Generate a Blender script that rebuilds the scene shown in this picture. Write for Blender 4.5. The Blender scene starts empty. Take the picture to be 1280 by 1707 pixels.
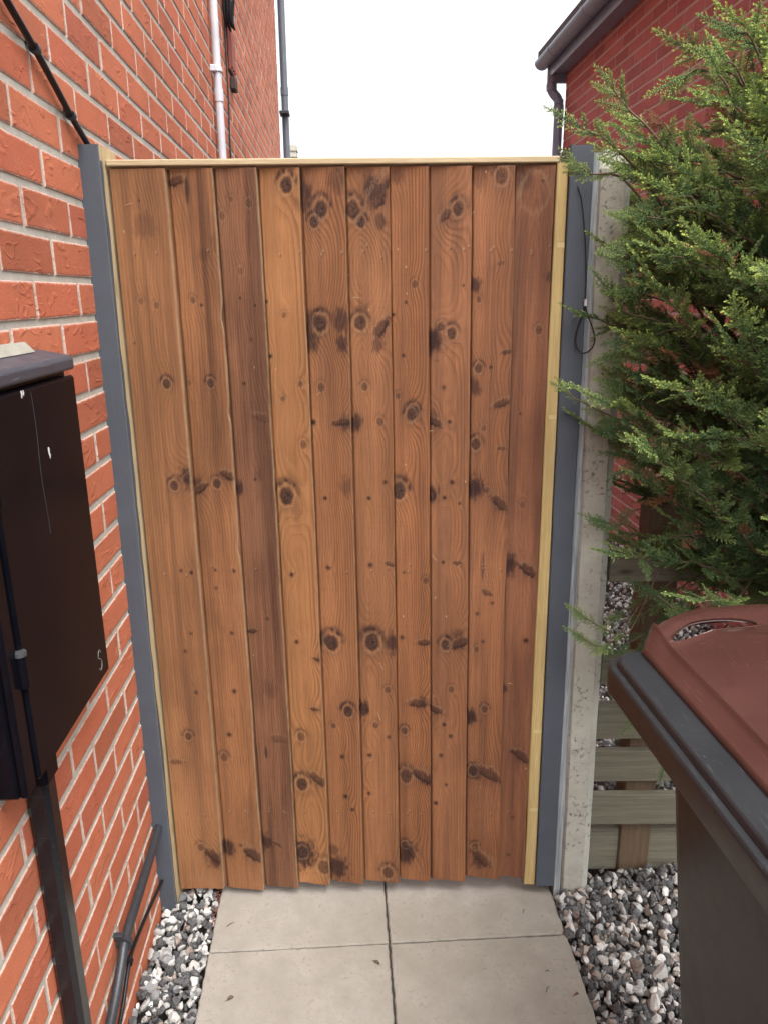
import bpy, math, random
import numpy as np

C = bpy.context.scene.collection
R = math.radians
rng = np.random.default_rng(7)

# ------------------------------------------------------------------ camera, light, exposure
sc = bpy.context.scene
cam_d = bpy.data.cameras.new("camera")
cam = bpy.data.objects.new("camera", cam_d); C.objects.link(cam)
cam.location = (0.0, -1.695, 1.57)
cam_d.sensor_fit = 'VERTICAL'; cam_d.sensor_height = 24.0; cam_d.lens = 24.0 * 1250.0 / 1707.0
cam_d.clip_start = 0.02; cam_d.clip_end = 2000.0
cam.rotation_mode = 'XYZ'
from mathutils import Matrix, Vector
cam.matrix_world = (Matrix.Translation(cam.location) @ Matrix.Rotation(R(90 - 16), 4, 'X') @ Matrix.Rotation(R(-0.5), 4, 'Z'))
sc.camera = cam

SUN_EL, SUN_AZ = R(62), R(150)          # azimuth from +Y towards +X
w = bpy.data.worlds.new("World"); sc.world = w; w.use_nodes = True
wn = w.node_tree; wn.nodes.clear()
sky = wn.nodes.new('ShaderNodeTexSky'); sky.sky_type = 'NISHITA'; sky.sun_disc = False
sky.sun_elevation = SUN_EL; sky.sun_rotation = SUN_AZ
sky.air_density = 1.0; sky.dust_density = 5.0; sky.ozone_density = 0.6
hs = wn.nodes.new('ShaderNodeHueSaturation'); hs.inputs['Saturation'].default_value = 0.22
bg = wn.nodes.new('ShaderNodeBackground'); bg.inputs['Strength'].default_value = 0.15
wo = wn.nodes.new('ShaderNodeOutputWorld')
wn.links.new(sky.outputs[0], hs.inputs['Color']); wn.links.new(hs.outputs[0], bg.inputs['Color']); wn.links.new(bg.outputs[0], wo.inputs[0])
sun_d = bpy.data.lights.new("sun", 'SUN'); sun_d.energy = 0.7; sun_d.angle = R(40); sun_d.color = (1.0, 0.965, 0.93)
sun = bpy.data.objects.new("sun", sun_d); C.objects.link(sun)
sdir = Vector((math.sin(SUN_AZ) * math.cos(SUN_EL), math.cos(SUN_AZ) * math.cos(SUN_EL), math.sin(SUN_EL)))
sun.rotation_euler = sdir.to_track_quat('Z', 'Y').to_euler(); sun.location = (3, 6, 9)
sc.view_settings.view_transform = 'Standard'; sc.view_settings.look = 'None'
sc.view_settings.exposure = 1.58; sc.view_settings.gamma = 1.0
sc.cycles.max_bounces = 6; sc.cycles.diffuse_bounces = 4

# ------------------------------------------------------------------ mesh helpers
class MB:
    def __init__(s): s.v = []; s.f = []; s.m = []; s.sm = []; s.at = []; s.ed = {}
    def add(s, verts, faces, mi=0, smooth=False, a=0.0):
        o = len(s.v); s.v.extend([tuple(map(float, p)) for p in verts])
        s.at.extend([a] * len(verts) if np.isscalar(a) else list(a))
        for f in faces:
            s.f.append(tuple(o + i for i in f)); s.m.append(mi); s.sm.append(smooth)
    def build(s, name, mats, parent=None, attr=None, loc=None):
        me = bpy.data.meshes.new(name); me.from_pydata(s.v, [], s.f)
        if not isinstance(mats, (list, tuple)): mats = [mats]
        for m in mats: me.materials.append(m)
        me.polygons.foreach_set('material_index', s.m); me.polygons.foreach_set('use_smooth', s.sm)
        if attr:
            me.attributes.new(attr, 'FLOAT', 'POINT').data.foreach_set('value', np.array(s.at, dtype=np.float32))
        if s.ed:
            e = np.zeros(len(s.v), dtype=np.float32); e[list(s.ed)] = list(s.ed.values()); me.attributes.new('ed', 'FLOAT', 'POINT').data.foreach_set('value', e)
        me.update()
        o = bpy.data.objects.new(name, me); C.objects.link(o)
        if parent: o.parent = parent
        return o

def np_obj(name, V, F, mat, parent=None, attrs=None, smooth=False):
    """fast mesh from numpy: F is (n,3) or (n,4)"""
    me = bpy.data.meshes.new(name); n, k = F.shape
    me.vertices.add(len(V)); me.vertices.foreach_set('co', np.ascontiguousarray(V, dtype=np.float32).ravel())
    me.loops.add(n * k); me.loops.foreach_set('vertex_index', np.ascontiguousarray(F, dtype=np.int32).ravel())
    me.polygons.add(n); me.polygons.foreach_set('loop_start', np.arange(0, n * k, k, dtype=np.int32))
    me.polygons.foreach_set('use_smooth', np.full(n, smooth, dtype=bool))
    me.materials.append(mat)
    for a, val in (attrs or {}).items():
        if val.ndim == 1: me.attributes.new(a, 'FLOAT', 'POINT').data.foreach_set('value', val.astype(np.float32))
        else: me.attributes.new(a, 'FLOAT_COLOR', 'POINT').data.foreach_set('color', np.c_[val, np.ones(len(val))].astype(np.float32).ravel())
    me.update(); me.validate()
    o = bpy.data.objects.new(name, me); C.objects.link(o)
    if parent: o.parent = parent
    return o

def box_geo(x0, x1, y0, y1, z0, z1, b=0.002):
    """chamfered box: 24 verts"""
    V = []; idx = {}
    for i in (0, 1):
        for j in (0, 1):
            for k in (0, 1):
                x = (x0, x1)[i]; y = (y0, y1)[j]; z = (z0, z1)[k]
                sx, sy, sz = (1, -1)[i] * b, (1, -1)[j] * b, (1, -1)[k] * b
                idx[i, j, k] = len(V)
                V += [(x, y + sy, z + sz), (x + sx, y, z + sz), (x + sx, y + sy, z)]
    g = lambda i, j, k, a: idx[i, j, k] + a
    F = []
    for i in (0, 1):
        q = [g(i, 0, 0, 0), g(i, 1, 0, 0), g(i, 1, 1, 0), g(i, 0, 1, 0)]; F.append(q if i else q[::-1])
        q = [g(0, i, 0, 1), g(1, i, 0, 1), g(1, i, 1, 1), g(0, i, 1, 1)]; F.append(q[::-1] if i else q)
        q = [g(0, 0, i, 2), g(1, 0, i, 2), g(1, 1, i, 2), g(0, 1, i, 2)]; F.append(q if i else q[::-1])
    for i in (0, 1):
        for j in (0, 1):
            F.append([g(i, j, 0, 0), g(i, j, 1, 0), g(i, j, 1, 1), g(i, j, 0, 1)])
            F.append([g(i, 0, j, 0), g(i, 1, j, 0), g(i, 1, j, 2), g(i, 0, j, 2)])
            F.append([g(0, i, j, 1), g(1, i, j, 1), g(1, i, j, 2), g(0, i, j, 2)])
            for k in (0, 1): F.append([g(i, j, k, 0), g(i, j, k, 1), g(i, j, k, 2)])
    return V, F

def xf(V, M): return [tuple(M @ Vector(p)) for p in V]
def box(mb, x0, x1, y0, y1, z0, z1, b=0.002, M=None, mi=0, a=0.0):
    V, F = box_geo(x0, x1, y0, y1, z0, z1, b)
    mb.add(xf(V, M) if M else V, F, mi, False, a)

def tube(mb, pts, rad, n=10, M=None, mi=0, cap=True, a=0.0, smooth=True):
    pts = [Vector(p) for p in pts]; m = len(pts)
    rad = [rad] * m if np.isscalar(rad) else rad
    V = []; up = None
    for i in range(m):
        t = (pts[min(i + 1, m - 1)] - pts[max(i - 1, 0)]).normalized()
        if up is None: up = Vector((0, 0, 1)) if abs(t.z) < 0.9 else Vector((0, 1, 0))
        sd = t.cross(up).normalized(); up = sd.cross(t).normalized()
        for k in range(n):
            an = 2 * math.pi * k / n
            V.append(pts[i] + sd * (math.cos(an) * rad[i]) + up * (math.sin(an) * rad[i]))
    F = [[i * n + k, i * n + (k + 1) % n, (i + 1) * n + (k + 1) % n, (i + 1) * n + k] for i in range(m - 1) for k in range(n)]
    mb.add(xf(V, M) if M else V, F, mi, smooth, a)
    if cap:
        base = len(mb.v)
        for e in (0, m - 1):
            ring = [V[e * n + k] for k in range(n)]
            mb.add(xf(ring, M) if M else ring, [list(range(n)) if e else list(range(n))[::-1]], mi, False, a)

def smooth_path(pts, k=6):
    P = [np.array(p, float) for p in pts]; P = [2 * P[0] - P[1]] + P + [2 * P[-1] - P[-2]]; out = []
    for i in range(1, len(P) - 2):
        for t in np.linspace(0, 1, k, endpoint=False):
            a, b, c, d = P[i - 1:i + 3]
            out.append(0.5 * ((2 * b) + (-a + c) * t + (2 * a - 5 * b + 4 * c - d) * t * t + (-a + 3 * b - 3 * c + d) * t ** 3))
    out.append(P[-2]); return out

def prism(mb, poly, y0, y1, axis='y', M=None, mi=0):
    """extrude a polygon (list of 2D) along an axis"""
    n = len(poly)
    if axis == 'y': V = [(p[0], y0, p[1]) for p in poly] + [(p[0], y1, p[1]) for p in poly]
    elif axis == 'x': V = [(y0, p[0], p[1]) for p in poly] + [(y1, p[0], p[1]) for p in poly]
    else: V = [(p[0], p[1], y0) for p in poly] + [(p[0], p[1], y1) for p in poly]
    F = [list(range(n)), list(range(2 * n - 1, n - 1, -1))] + [[i, i + n, (i + 1) % n + n, (i + 1) % n] for i in range(n)]
    mb.add(xf(V, M) if M else V, F, mi)

def thing(name, label, cat, loc=(0, 0, 0), group=None):
    o = bpy.data.objects.new(name, None); C.objects.link(o); o.location = loc; o.empty_display_size = 0.1
    return tag(o, label, cat, group)
def tag(o, label=None, cat=None, group=None, kind=None):
    if label: o['label'] = label
    if cat: o['category'] = cat
    if group: o['group'] = group
    if kind: o['kind'] = kind
    return o

def vnoise(x, z, seed=0):
    """smooth value noise in numpy, -1..1"""
    def h(i, j):
        q = np.sin(i * 127.1 + j * 311.7 + seed * 74.7) * 43758.5453
        return (q - np.floor(q)) * 2 - 1
    i, j = np.floor(x), np.floor(z); u, v = x - i, z - j
    u = u * u * (3 - 2 * u); v = v * v * (3 - 2 * v)
    return (h(i, j) * (1 - u) + h(i + 1, j) * u) * (1 - v) + (h(i, j + 1) * (1 - u) + h(i + 1, j + 1) * u) * v

# ------------------------------------------------------------------ material helpers
class NT:
    def __init__(s, name):
        s.mat = bpy.data.materials.new(name); s.mat.use_nodes = True
        s.t = s.mat.node_tree; s.b = s.t.nodes['Principled BSDF']
        s.tc = s.n('ShaderNodeTexCoord')
    def n(s, typ, **kw):
        d = s.t.nodes.new(typ)
        for k, v in kw.items(): setattr(d, k, v)
        return d
    def put(s, sock, v):
        if isinstance(v, bpy.types.NodeSocket): s.t.links.new(v, sock)
        elif isinstance(v, (tuple, list)) and len(v) == 3 and sock.type == 'RGBA': sock.default_value = (*v, 1)
        else: sock.default_value = v
    def coord(s, scale=(1, 1, 1), loc=(0, 0, 0), rot=(0, 0, 0), src=None):
        m = s.n('ShaderNodeMapping'); s.put(m.inputs['Vector'], src or s.tc.outputs['Object'])
        m.inputs['Scale'].default_value = scale; m.inputs['Location'].default_value = loc; m.inputs['Rotation'].default_value = rot
        return m.outputs[0]
    def noise(s, scale=5, detail=3, rough=0.5, vec=None, dist=0.0, col=False):
        d = s.n('ShaderNodeTexNoise'); s.put(d.inputs['Vector'], vec or s.tc.outputs['Object'])
        d.inputs['Scale'].default_value = scale; d.inputs['Detail'].default_value = detail
        d.inputs['Roughness'].default_value = rough; d.inputs['Distortion'].default_value = dist
        return d.outputs[1 if col else 0]
    def voro(s, scale=5, vec=None, feature='F1', out=0):
        d = s.n('ShaderNodeTexVoronoi', feature=feature); s.put(d.inputs['Vector'], vec or s.tc.outputs['Object']); d.inputs['Scale'].default_value = scale
        return d.outputs[out]
    def ma(s, op, a, b=None, c=None, clamp=False):
        d = s.n('ShaderNodeMath', operation=op, use_clamp=clamp)
        for i, v in enumerate((a, b, c)):
            if v is not None: s.put(d.inputs[i], v)
        return d.outputs[0]
    def ramp(s, fac, stops, interp='LINEAR'):
        d = s.n('ShaderNodeValToRGB'); d.color_ramp.interpolation = interp; e = d.color_ramp.elements
        while len(e) < len(stops): e.new(0.5)
        for el, (p, c) in zip(e, stops):
            el.position = p; el.color = (c, c, c, 1) if np.isscalar(c) else (*c, 1)
        s.put(d.inputs[0], fac); return d.outputs[0]
    def mix(s, f, a, b, mode='MIX'):
        d = s.n('ShaderNodeMix', data_type='RGBA', blend_type=mode); d.clamp_factor = True
        s.put(d.inputs[0], f); s.put(d.inputs[6], a); s.put(d.inputs[7], b); return d.outputs[2]
    def attr(s, name, col=False):
        d = s.n('ShaderNodeAttribute', attribute_name=name); return d.outputs['Color' if col else 'Fac']
    def bump(s, h, strength=0.5, dist=0.002, nrm=None):
        d = s.n('ShaderNodeBump'); d.inputs['Strength'].default_value = strength; d.inputs['Distance'].default_value = dist
        s.put(d.inputs['Height'], h)
        if nrm: s.put(d.inputs['Normal'], nrm)
        return d.outputs[0]
    def done(s, col=None, rough=0.6, nrm=None, spec=None, metal=None):
        if col is not None: s.put(s.b.inputs['Base Color'], col)
        s.put(s.b.inputs['Roughness'], rough)
        if nrm: s.put(s.b.inputs['Normal'], nrm)
        if spec is not None: s.b.inputs['Specular IOR Level'].default_value = spec
        if metal is not None: s.b.inputs['Metallic'].default_value = metal
        return s.mat

def mat_brick(name, base, dark, smear, smear_amt=0.25, crease=1.0):
    m = NT(name); rnd = m.attr('rnd')
    grain = m.noise(420, 4, 0.7); mid = m.noise(38, 4, 0.6); big = m.noise(2.1, 3, 0.5)
    c = m.mix(m.ramp(mid, [(0.3, 0.0), (0.72, 1.0)]), base, dark)
    c = m.mix(0.72, c, m.ramp(rnd, [(0, tuple(v * 0.72 for v in dark)), (0.25, base), (0.6, tuple(v * 1.12 for v in base)), (0.85, (base[0] * .98, base[1] * .82, base[2] * .85)), (1, (base[0] * .72, base[1] * .62, base[2] * .75))]))
    c = m.mix(m.ramp(grain, [(0.45, 0.0), (0.75, 0.4)]), c, tuple(min(1, v * 1.5 + 0.03) for v in base))
    c = m.mix(m.ramp(grain, [(0.25, 0.8), (0.44, 0.0)]), c, tuple(v * 0.35 for v in dark))
    sm = m.ma('MULTIPLY', m.ramp(m.noise(9, 5, 0.7), [(0.6, 0.0), (0.78, smear_amt)]), m.ramp(m.noise(160, 3, 0.7), [(0.42, 0.0), (0.6, 1.0)]))
    c = m.mix(sm, c, smear)
    # short curved drag creases: contour steps of a stretched noise, broken up by a second one
    v1 = m.coord((1, 15, 27), loc=(0, 3.1, 1.7)); n1 = m.noise(1.0, 1.5, 0.4, v1, dist=0.35)
    st = m.ma('FRACT', m.ma('MULTIPLY', n1, 5.0))
    v2 = m.coord((1, 17, 26), loc=(0, 9.1, 4.2)); msk = m.ramp(m.noise(1.0, 2, 0.5, v2), [(0.5, 0.0), (0.6, 1.0)])
    edge = m.ma('MULTIPLY', m.ramp(st, [(0.45, 0.0), (0.86, 1.0), (0.93, 0.0)]), msk)
    cut = m.ma('MULTIPLY', m.ramp(st, [(0.86, 0.0), (0.91, 1.0), (0.96, 0.0)]), msk)
    c = m.mix(m.ma('MULTIPLY', cut, 0.35 * crease), c, tuple(v * 0.4 for v in dark))
    ed = m.ma('ADD', m.attr('ed'), m.ma('MULTIPLY', m.ma('SUBTRACT', m.noise(95, 4, 0.7), 0.5), 1.5))
    c = m.mix(m.ramp(ed, [(0.0, 0.75), (0.34, 0.0)]), c, smear)
    dirt = m.ramp(m.noise(1, 4, 0.65, m.coord((1, 3.2, 5.5))), [(0.42, 0.0), (0.75, 0.42)]); c = m.mix(dirt, c, tuple(v * 0.62 for v in dark))
    h = m.ma('ADD', m.ma('MULTIPLY', edge, 1.0 * crease), m.ma('MULTIPLY', grain, 0.85))
    h = m.ma('ADD', h, m.ma('ADD', m.ma('MULTIPLY', mid, 0.5), m.ma('MULTIPLY', m.ramp(ed, [(0.0, 0), (0.5, 1)]), 0.8)))
    return m.done(c, 0.88, m.bump(h, 0.75, 0.0022), spec=0.25)

def mat_mortar(name, base):
    m = NT(name)
    g = m.noise(500, 4, 0.7); mid = m.noise(30, 3, 0.6)
    c = m.mix(m.ramp(mid, [(0.3, 0), (0.7, 1)]), tuple(v * 0.78 for v in base), base)
    c = m.mix(m.ramp(g, [(0.3, 0.6), (0.5, 0)]), c, tuple(v * 0.5 for v in base))
    return m.done(c, 0.92, m.bump(m.ma('ADD', g, m.ma('MULTIPLY', mid, 1.5)), 0.7, 0.002), spec=0.2)

def mat_plastic(name, base, rough=0.4, scratch=(0.2, 0.2, 0.2), amt=0.3, spec=0.5, ripple=0.0, grain=0.25):
    m = NT(name)
    fine = m.noise(900, 2, 0.6); big = m.noise(7, 4, 0.6)
    c = m.mix(m.ramp(big, [(0.3, 0), (0.75, 0.5)]), base, tuple(v * 1.6 + 0.004 for v in base))
    sv = m.coord((300, 14, 300), rot=(0.3, 0.5, 0.8)); s1 = m.ramp(m.noise(1, 2, 0.5, sv), [(0.66, 0), (0.72, 1)])
    sv2 = m.coord((14, 260, 260), rot=(0.9, 0.1, 0.4)); s2 = m.ramp(m.noise(1, 2, 0.5, sv2), [(0.68, 0), (0.74, 1)])
    sp = m.ramp(m.noise(140, 1, 0.5), [(0.74, 0), (0.78, 1)])
    k = m.ma('MULTIPLY', m.ma('ADD', m.ma('MAXIMUM', s1, s2), m.ma('MULTIPLY', sp, 0.8), clamp=True), amt)
    c = m.mix(k, c, scratch)
    rr = m.ma('ADD', rough - 0.08, m.ma('MULTIPLY', m.noise(26, 4, 0.65), 0.2))
    h = m.ma('ADD', m.ma('MULTIPLY', fine, grain), m.ma('MULTIPLY', m.noise(6, 1, 0.4), ripple))
    return m.done(c, rr, m.bump(h, 0.25, 0.002), spec=spec)

def mat_timber(name, base, dark, axis='z', rough=0.75, streak=1.0, knots=0.3):
    """sawn softwood, grain along axis"""
    m = NT(name)
    sc_ = {'z': (95, 95, 2.2), 'x': (2.2, 95, 95), 'y': (95, 2.2, 95)}[axis]
    sf = {'z': (700, 700, 18), 'x': (18, 700, 700), 'y': (700, 18, 700)}[axis]
    n1 = m.noise(1, 4, 0.6, m.coord(sc_), dist=0.3); n2 = m.noise(1, 3, 0.6, m.coord(sf)); big = m.noise(3, 3, 0.5)
    c = m.mix(m.ramp(n1, [(0.35, 0), (0.68, streak)]), base, dark)
    c = m.mix(m.ramp(n2, [(0.35, 0.5), (0.55, 0)]), c, tuple(v * 0.65 for v in dark))
    c = m.mix(m.ramp(big, [(0.35, 0), (0.7, 0.5)]), c, tuple(v * 0.7 for v in base))
    kd = m.voro(1, m.coord({'z': (14, 14, 5), 'x': (5, 14, 14), 'y': (14, 5, 14)}[axis]))
    c = m.mix(m.ramp(kd, [(0.06, knots), (0.14, 0.0)]), c, tuple(v * 0.25 for v in dark))
    return m.done(c, rough, m.bump(m.ma('ADD', n1, n2), 0.45, 0.0015), spec=0.25)

def mat_paint_wood(name, base, worn, wear):
    """grey painted post, grain showing and paint rubbed thin"""
    m = NT(name)
    n1 = m.noise(1, 4, 0.65, m.coord((120, 120, 3.0)), dist=0.2); n2 = m.noise(1, 3, 0.7, m.coord((500, 500, 9)))
    blot = m.noise(4.5, 5, 0.65, m.coord((1, 1, 0.35)))
    c = m.mix(m.ramp(m.noise(12, 4, 0.6), [(0.3, 0), (0.7, 0.5)]), base, tuple(v * 0.72 for v in base))
    wm = m.ma('MULTIPLY', m.ramp(m.ma('ADD', n2, m.ma('MULTIPLY', blot, 0.9)), [(0.98 - wear, 0), (1.16 - wear, 1)]), m.ramp(n1, [(0.35, 0.2), (0.6, 0.9)]))
    c = m.mix(wm, c, worn)
    # pin holes of the saw cut, in rows
    hv = m.coord((95, 95, 48)); ho = m.ramp(m.voro(1, hv), [(0.05, 1), (0.11, 0)])
    hm = m.ma('MULTIPLY', ho, m.ramp(m.noise(6, 2), [(0.5, 0), (0.62, 0.9)]))
    c = m.mix(hm, c, tuple(v * 0.3 for v in base))
    return m.done(c, 0.62, m.bump(m.ma('ADD', m.ma('ADD', n1, n2), m.ma('MULTIPLY', hm, -1.5)), 0.5, 0.0012), spec=0.35)

def mat_flat(name, base, rough=0.6, metal=0.0, var=0.3, scale=40):
    m = NT(name); n = m.noise(scale, 4, 0.6)
    c = m.mix(m.ramp(n, [(0.3, 0), (0.7, 1)]), tuple(v * (1 - var) for v in base), base)
    return m.done(c, rough, m.bump(n, 0.2, 0.001), metal=metal)

def mat_concrete(name, base, spots=0.5, scale=1.0):
    m = NT(name)
    g = m.noise(330, 5, 0.75); mid = m.noise(16 * scale, 5, 0.65); big = m.noise(3.2 * scale, 4, 0.6)
    c = m.mix(m.ramp(mid, [(0.28, 0), (0.72, 1)]), tuple(v * 0.8 for v in base), tuple(v * 1.1 for v in base))
    c = m.mix(m.ramp(big, [(0.4, 0), (0.68, 0.55)]), c, (base[0] * .72, base[1] * .70, base[2] * .64))
    c = m.mix(m.ramp(g, [(0.3, 0.4), (0.45, 0)]), c, tuple(v * 0.45 for v in base))
    pit = m.ma('MULTIPLY', m.ramp(m.noise(85, 4, 0.75), [(0.56, 0), (0.64, 1)]), m.ramp(m.noise(13, 3, 0.6), [(0.42, 0), (0.58, 1)]))
    c = m.mix(m.ma('MULTIPLY', pit, spots), c, tuple(v * 0.3 for v in base))
    return m.done(c, 0.9, m.bump(m.ma('SUBTRACT', m.ma('ADD', m.ma('MULTIPLY', g, 0.5), mid), m.ma('MULTIPLY', pit, spots * 1.5)), 0.5, 0.002), spec=0.2)
# ------------------------------------------------------------------ frames of the two parallel house walls
ANG = math.atan2(0.0573, 0.99836)                     # alley runs slightly left of the gate's normal
def wall_frame(x0):                                    # local x = out of the wall into the alley-positive X, y = along, z = up
    return Matrix.Translation((x0, 0, 0)) @ Matrix.Rotation(ANG, 4, 'Z')
ML = wall_frame(-0.612)
MR = wall_frame(1.72)

BRICK_L = mat_brick('brick_orange', (0.49, 0.152, 0.078), (0.41, 0.118, 0.060), (0.55, 0.48, 0.42), 0.3)
MORTAR_L = mat_mortar('mortar_cream', (0.52, 0.485, 0.42))
BRICK_R = mat_brick('brick_maroon', (0.46, 0.165, 0.158), (0.38, 0.130, 0.126), (0.4, 0.33, 0.3), 0.15)
MORTAR_R = mat_mortar('mortar_pink', (0.60, 0.47, 0.45))
BLACK_CABLE = mat_plastic('black_cable', (0.008, 0.008, 0.010), 0.35, amt=0.1, spec=.35)
GREY_PIPE = mat_plastic('grey_pipe', (0.10, 0.112, 0.135), 0.35, amt=0.1)
WHITE_PIPE = mat_plastic('white_pipe', (0.50, 0.51, 0.55), 0.35, (0.4, 0.4, 0.4), 0.2)
CONDUIT = mat_plastic('grey_black_conduit', (0.022, 0.025, 0.030), 0.42, amt=0.2)
STEEL = mat_flat('zinc_steel', (0.55, 0.55, 0.56), 0.3, 1.0)
SLATE = mat_plastic('slate_upvc', (0.17, 0.22, 0.31), 0.3, (0.3, 0.3, 0.32), 0.12)
ROOF = mat_flat('roof_tile', (0.07, 0.05, 0.045), 0.8)
ROOF_L = mat_flat('roof_tile_brown', (0.12, 0.07, 0.05), 0.8)

def brick_wall(name, parent, M, sgn, s0, s1, z0, z1, zref, jref, mats, hole=None):
    """real bricks standing 4 mm proud of a mortar face; sgn = side the face looks to"""
    H, L = 0.0748, 0.2255; mb = MB(); r = random.Random(5)
    k0 = int(math.floor((z0 - zref) / H)); k1 = int(math.ceil((z1 - zref) / H))
    for k in range(k0, k1):
        za = zref + k * H + 0.0062; zb = zref + (k + 1) * H - 0.0062
        za = max(za, z0); zb = min(zb, z1)
        if zb - za < 0.01: continue
        j = jref + (L / 2 if k % 2 else 0) + r.uniform(-.003, .003)
        i0 = int(math.floor((s0 - j) / L)); i1 = int(math.ceil((s1 - j) / L))
        for i in range(i0, i1):
            a = j + i * L + 0.0042 + r.uniform(-.0015, .0015); b = j + (i + 1) * L - 0.0042 + r.uniform(-.0015, .0015)
            a = max(a, s0); b = min(b, s1)
            if b - a < 0.02: continue
            d = 0.0021 + r.uniform(-.0007, .0009); c = 0.0014
            j4 = [r.uniform(-.0013, .0013) for _ in range(8)]
            x = sgn * d
            fr = [(x, a + c + j4[0], za + c + j4[1]), (x, b - c + j4[2], za + c + j4[3]), (x, b - c + j4[4], zb - c + j4[5]), (x, a + c + j4[6], zb - c + j4[7])]
            bk = [(x - sgn * c, a + j4[0], za + j4[1]), (x - sgn * c, b + j4[2], za + j4[3]), (x - sgn * c, b + j4[4], zb + j4[5]), (x - sgn * c, a + j4[6], zb + j4[7])]
            dp = [(-sgn * 0.01, p[1], p[2]) for p in bk]
            q_ = .006; inn = [(x + sgn * .0001, fr[n][1] + (q_, -q_, -q_, q_)[n], fr[n][2] + (q_, q_, -q_, -q_)[n]) for n in range(4)]
            F = [[12, 13, 14, 15]] + [[n, (n + 1) % 4, (n + 1) % 4 + 12, n + 12] for n in range(4)] + [[n, n + 4, (n + 1) % 4 + 4, (n + 1) % 4] for n in range(4)] + [[n + 4, n + 8, (n + 1) % 4 + 8, (n + 1) % 4 + 4] for n in range(4)]
            if sgn < 0: F = [f[::-1] for f in F]
            F = [f for f in F]
            mb.add(xf(fr + bk + dp + inn, M), F, 0, False, r.random())
            for n in range(4): mb.ed[len(mb.v) - 1 - n] = 1.0
    x = 0.0
    box(mb, *( (-0.1, 0.0) if sgn > 0 else (0.0, 0.1)), s0, s1, z0, z1, 0.0005, M, 1)
    o = mb.build(name, mats, parent, 'rnd')
    return o

# ---- left house
lh = thing('brick_house', 'orange brick house wall close on the left, with white and grey pipes up it', 'house')
brick_wall('wall', lh, ML, 1, -2.2, 6.30, -0.06, 5.4, 1.607, -0.26, [BRICK_L, MORTAR_L])
mb = MB(); box(mb, -5.2, -0.1005, -2.2, 6.295, -0.06, 5.4, 0.01, ML)
mb.build('rear_wall', mat_concrete('house_core', (0.3, 0.12, 0.08)), lh)
mb = MB(); prism(mb, [(0.28, 5.36), (0.28, 5.46), (-2.65, 7.1), (-5.5, 5.46), (-5.5, 5.36)], -2.4, 6.45, 'y', ML); mb.build('roof', ROOF_L, lh)
mb = MB(); tube(mb, [(0.055, 6.40, 0.0), (0.055, 6.40, 5.36)], 0.034, 16, ML)
for z in (0.9, 2.55, 3.45, 4.4): tube(mb, [(0.055, 6.40, z), (0.055, 6.40, z + 0.07)], 0.0385, 16, ML)
dp = mb.build('downpipe', GREY_PIPE, lh)
for z in (1.3, 3.27):
    mb = MB(); box(mb, 0.005, 0.098, 6.28, 6.445, z, z + 0.028, 0.004, ML); mb.build('pipe_bracket', CONDUIT, dp)
mb = MB(); tube(mb, [(0.028, 1.905, 1.2), (0.028, 1.905, 5.3)], 0.0165, 14, ML)
for z in (2.385, 4.2): tube(mb, [(0.028, 1.905, z), (0.028, 1.905, z + 0.05)], 0.0195, 14, ML)
wp = mb.build('waste_pipe', WHITE_PIPE, lh)
for z in (2.50, 3.4):
    mb = MB(); tube(mb, [(0.028, 1.905, z), (0.028, 1.905, z + 0.018)], 0.022, 14, ML); box(mb, 0.0, 0.03, 1.875, 1.89, z - 0.004, z + 0.022, 0.003, ML)
    mb.build('pipe_bracket', WHITE_PIPE, wp)
VENTC = mat_plastic('terracotta_vent', (0.21, 0.06, 0.04), 0.5, amt=0.1)
mb = MB(); box(mb, 0.004, 0.016, 2.50, 2.66, 2.665, 2.86, 0.003, ML)
for q in range(3): box(mb, 0.012, 0.026, 2.515 + q * 0.055, 2.535 + q * 0.055, 2.675, 2.85, 0.003, ML)
vt = mb.build('wall_vent', VENTC, lh)
mb = MB()
for q in range(3): box(mb, 0.004, 0.030, 2.53 + q * 0.035, 2.55 + q * 0.035, 2.585, 2.64, 0.003, ML)
mb.build('vent_slot', mat_flat('vent_dark', (0.05, 0.03, 0.025), 0.7), vt)

# ---- cables and pipes lying on that wall
def clip(parent, p, r_, mat=None):
    mb = MB(); x, y, z = p
    tube(mb, [(x, y - 0.006, z + 0.0), (x, y + 0.006, z - 0.0)], r_ * 1.28, 10, ML)
    box(mb, 0.0, x, y - 0.006, y + 0.006, z + r_ * 0.9, z + r_ * 1.9, 0.001, ML)
    mb.build('clip', mat or BLACK_CABLE, parent)
t = thing('cable', 'thick black cable clipped slantwise to the brickwork above the left post', 'cable', (0, 0, 0))
pts = smooth_path([(.016, -1.2, 2.34), (.014, -.62, 2.12), (.013, -.365, 2.022), (.014, -.26, 1.979), (.013, -.185, 1.948), (.014, -.105, 1.909), (.013, -.03, 1.882), (.012, .05, 1.857), (.012, .4, 1.79), (.012, 1.5, 1.76)])
mb = MB(); tube(mb, pts, 0.0062, 10, ML); mb.build('cable_run', BLACK_CABLE, t)
for p in ((.014, -.26, 1.979), (.014, -.105, 1.909)): clip(t, p, 0.0075)
t = thing('cable', 'thin black cable hanging straight down the wall from a coil beside the white pipe', 'cable')
mb = MB(); tube(mb, smooth_path([(.012, 2.40, 2.86), (.010, 2.385, 2.7), (.012, 2.36, 2.5), (.010, 2.33, 2.3), (.012, 2.32, 2.1), (.01, 2.31, 1.0)]), 0.0042, 8, ML); mb.build('cable_run', BLACK_CABLE, t)
mb = MB(); rr = random.Random(3)
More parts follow.
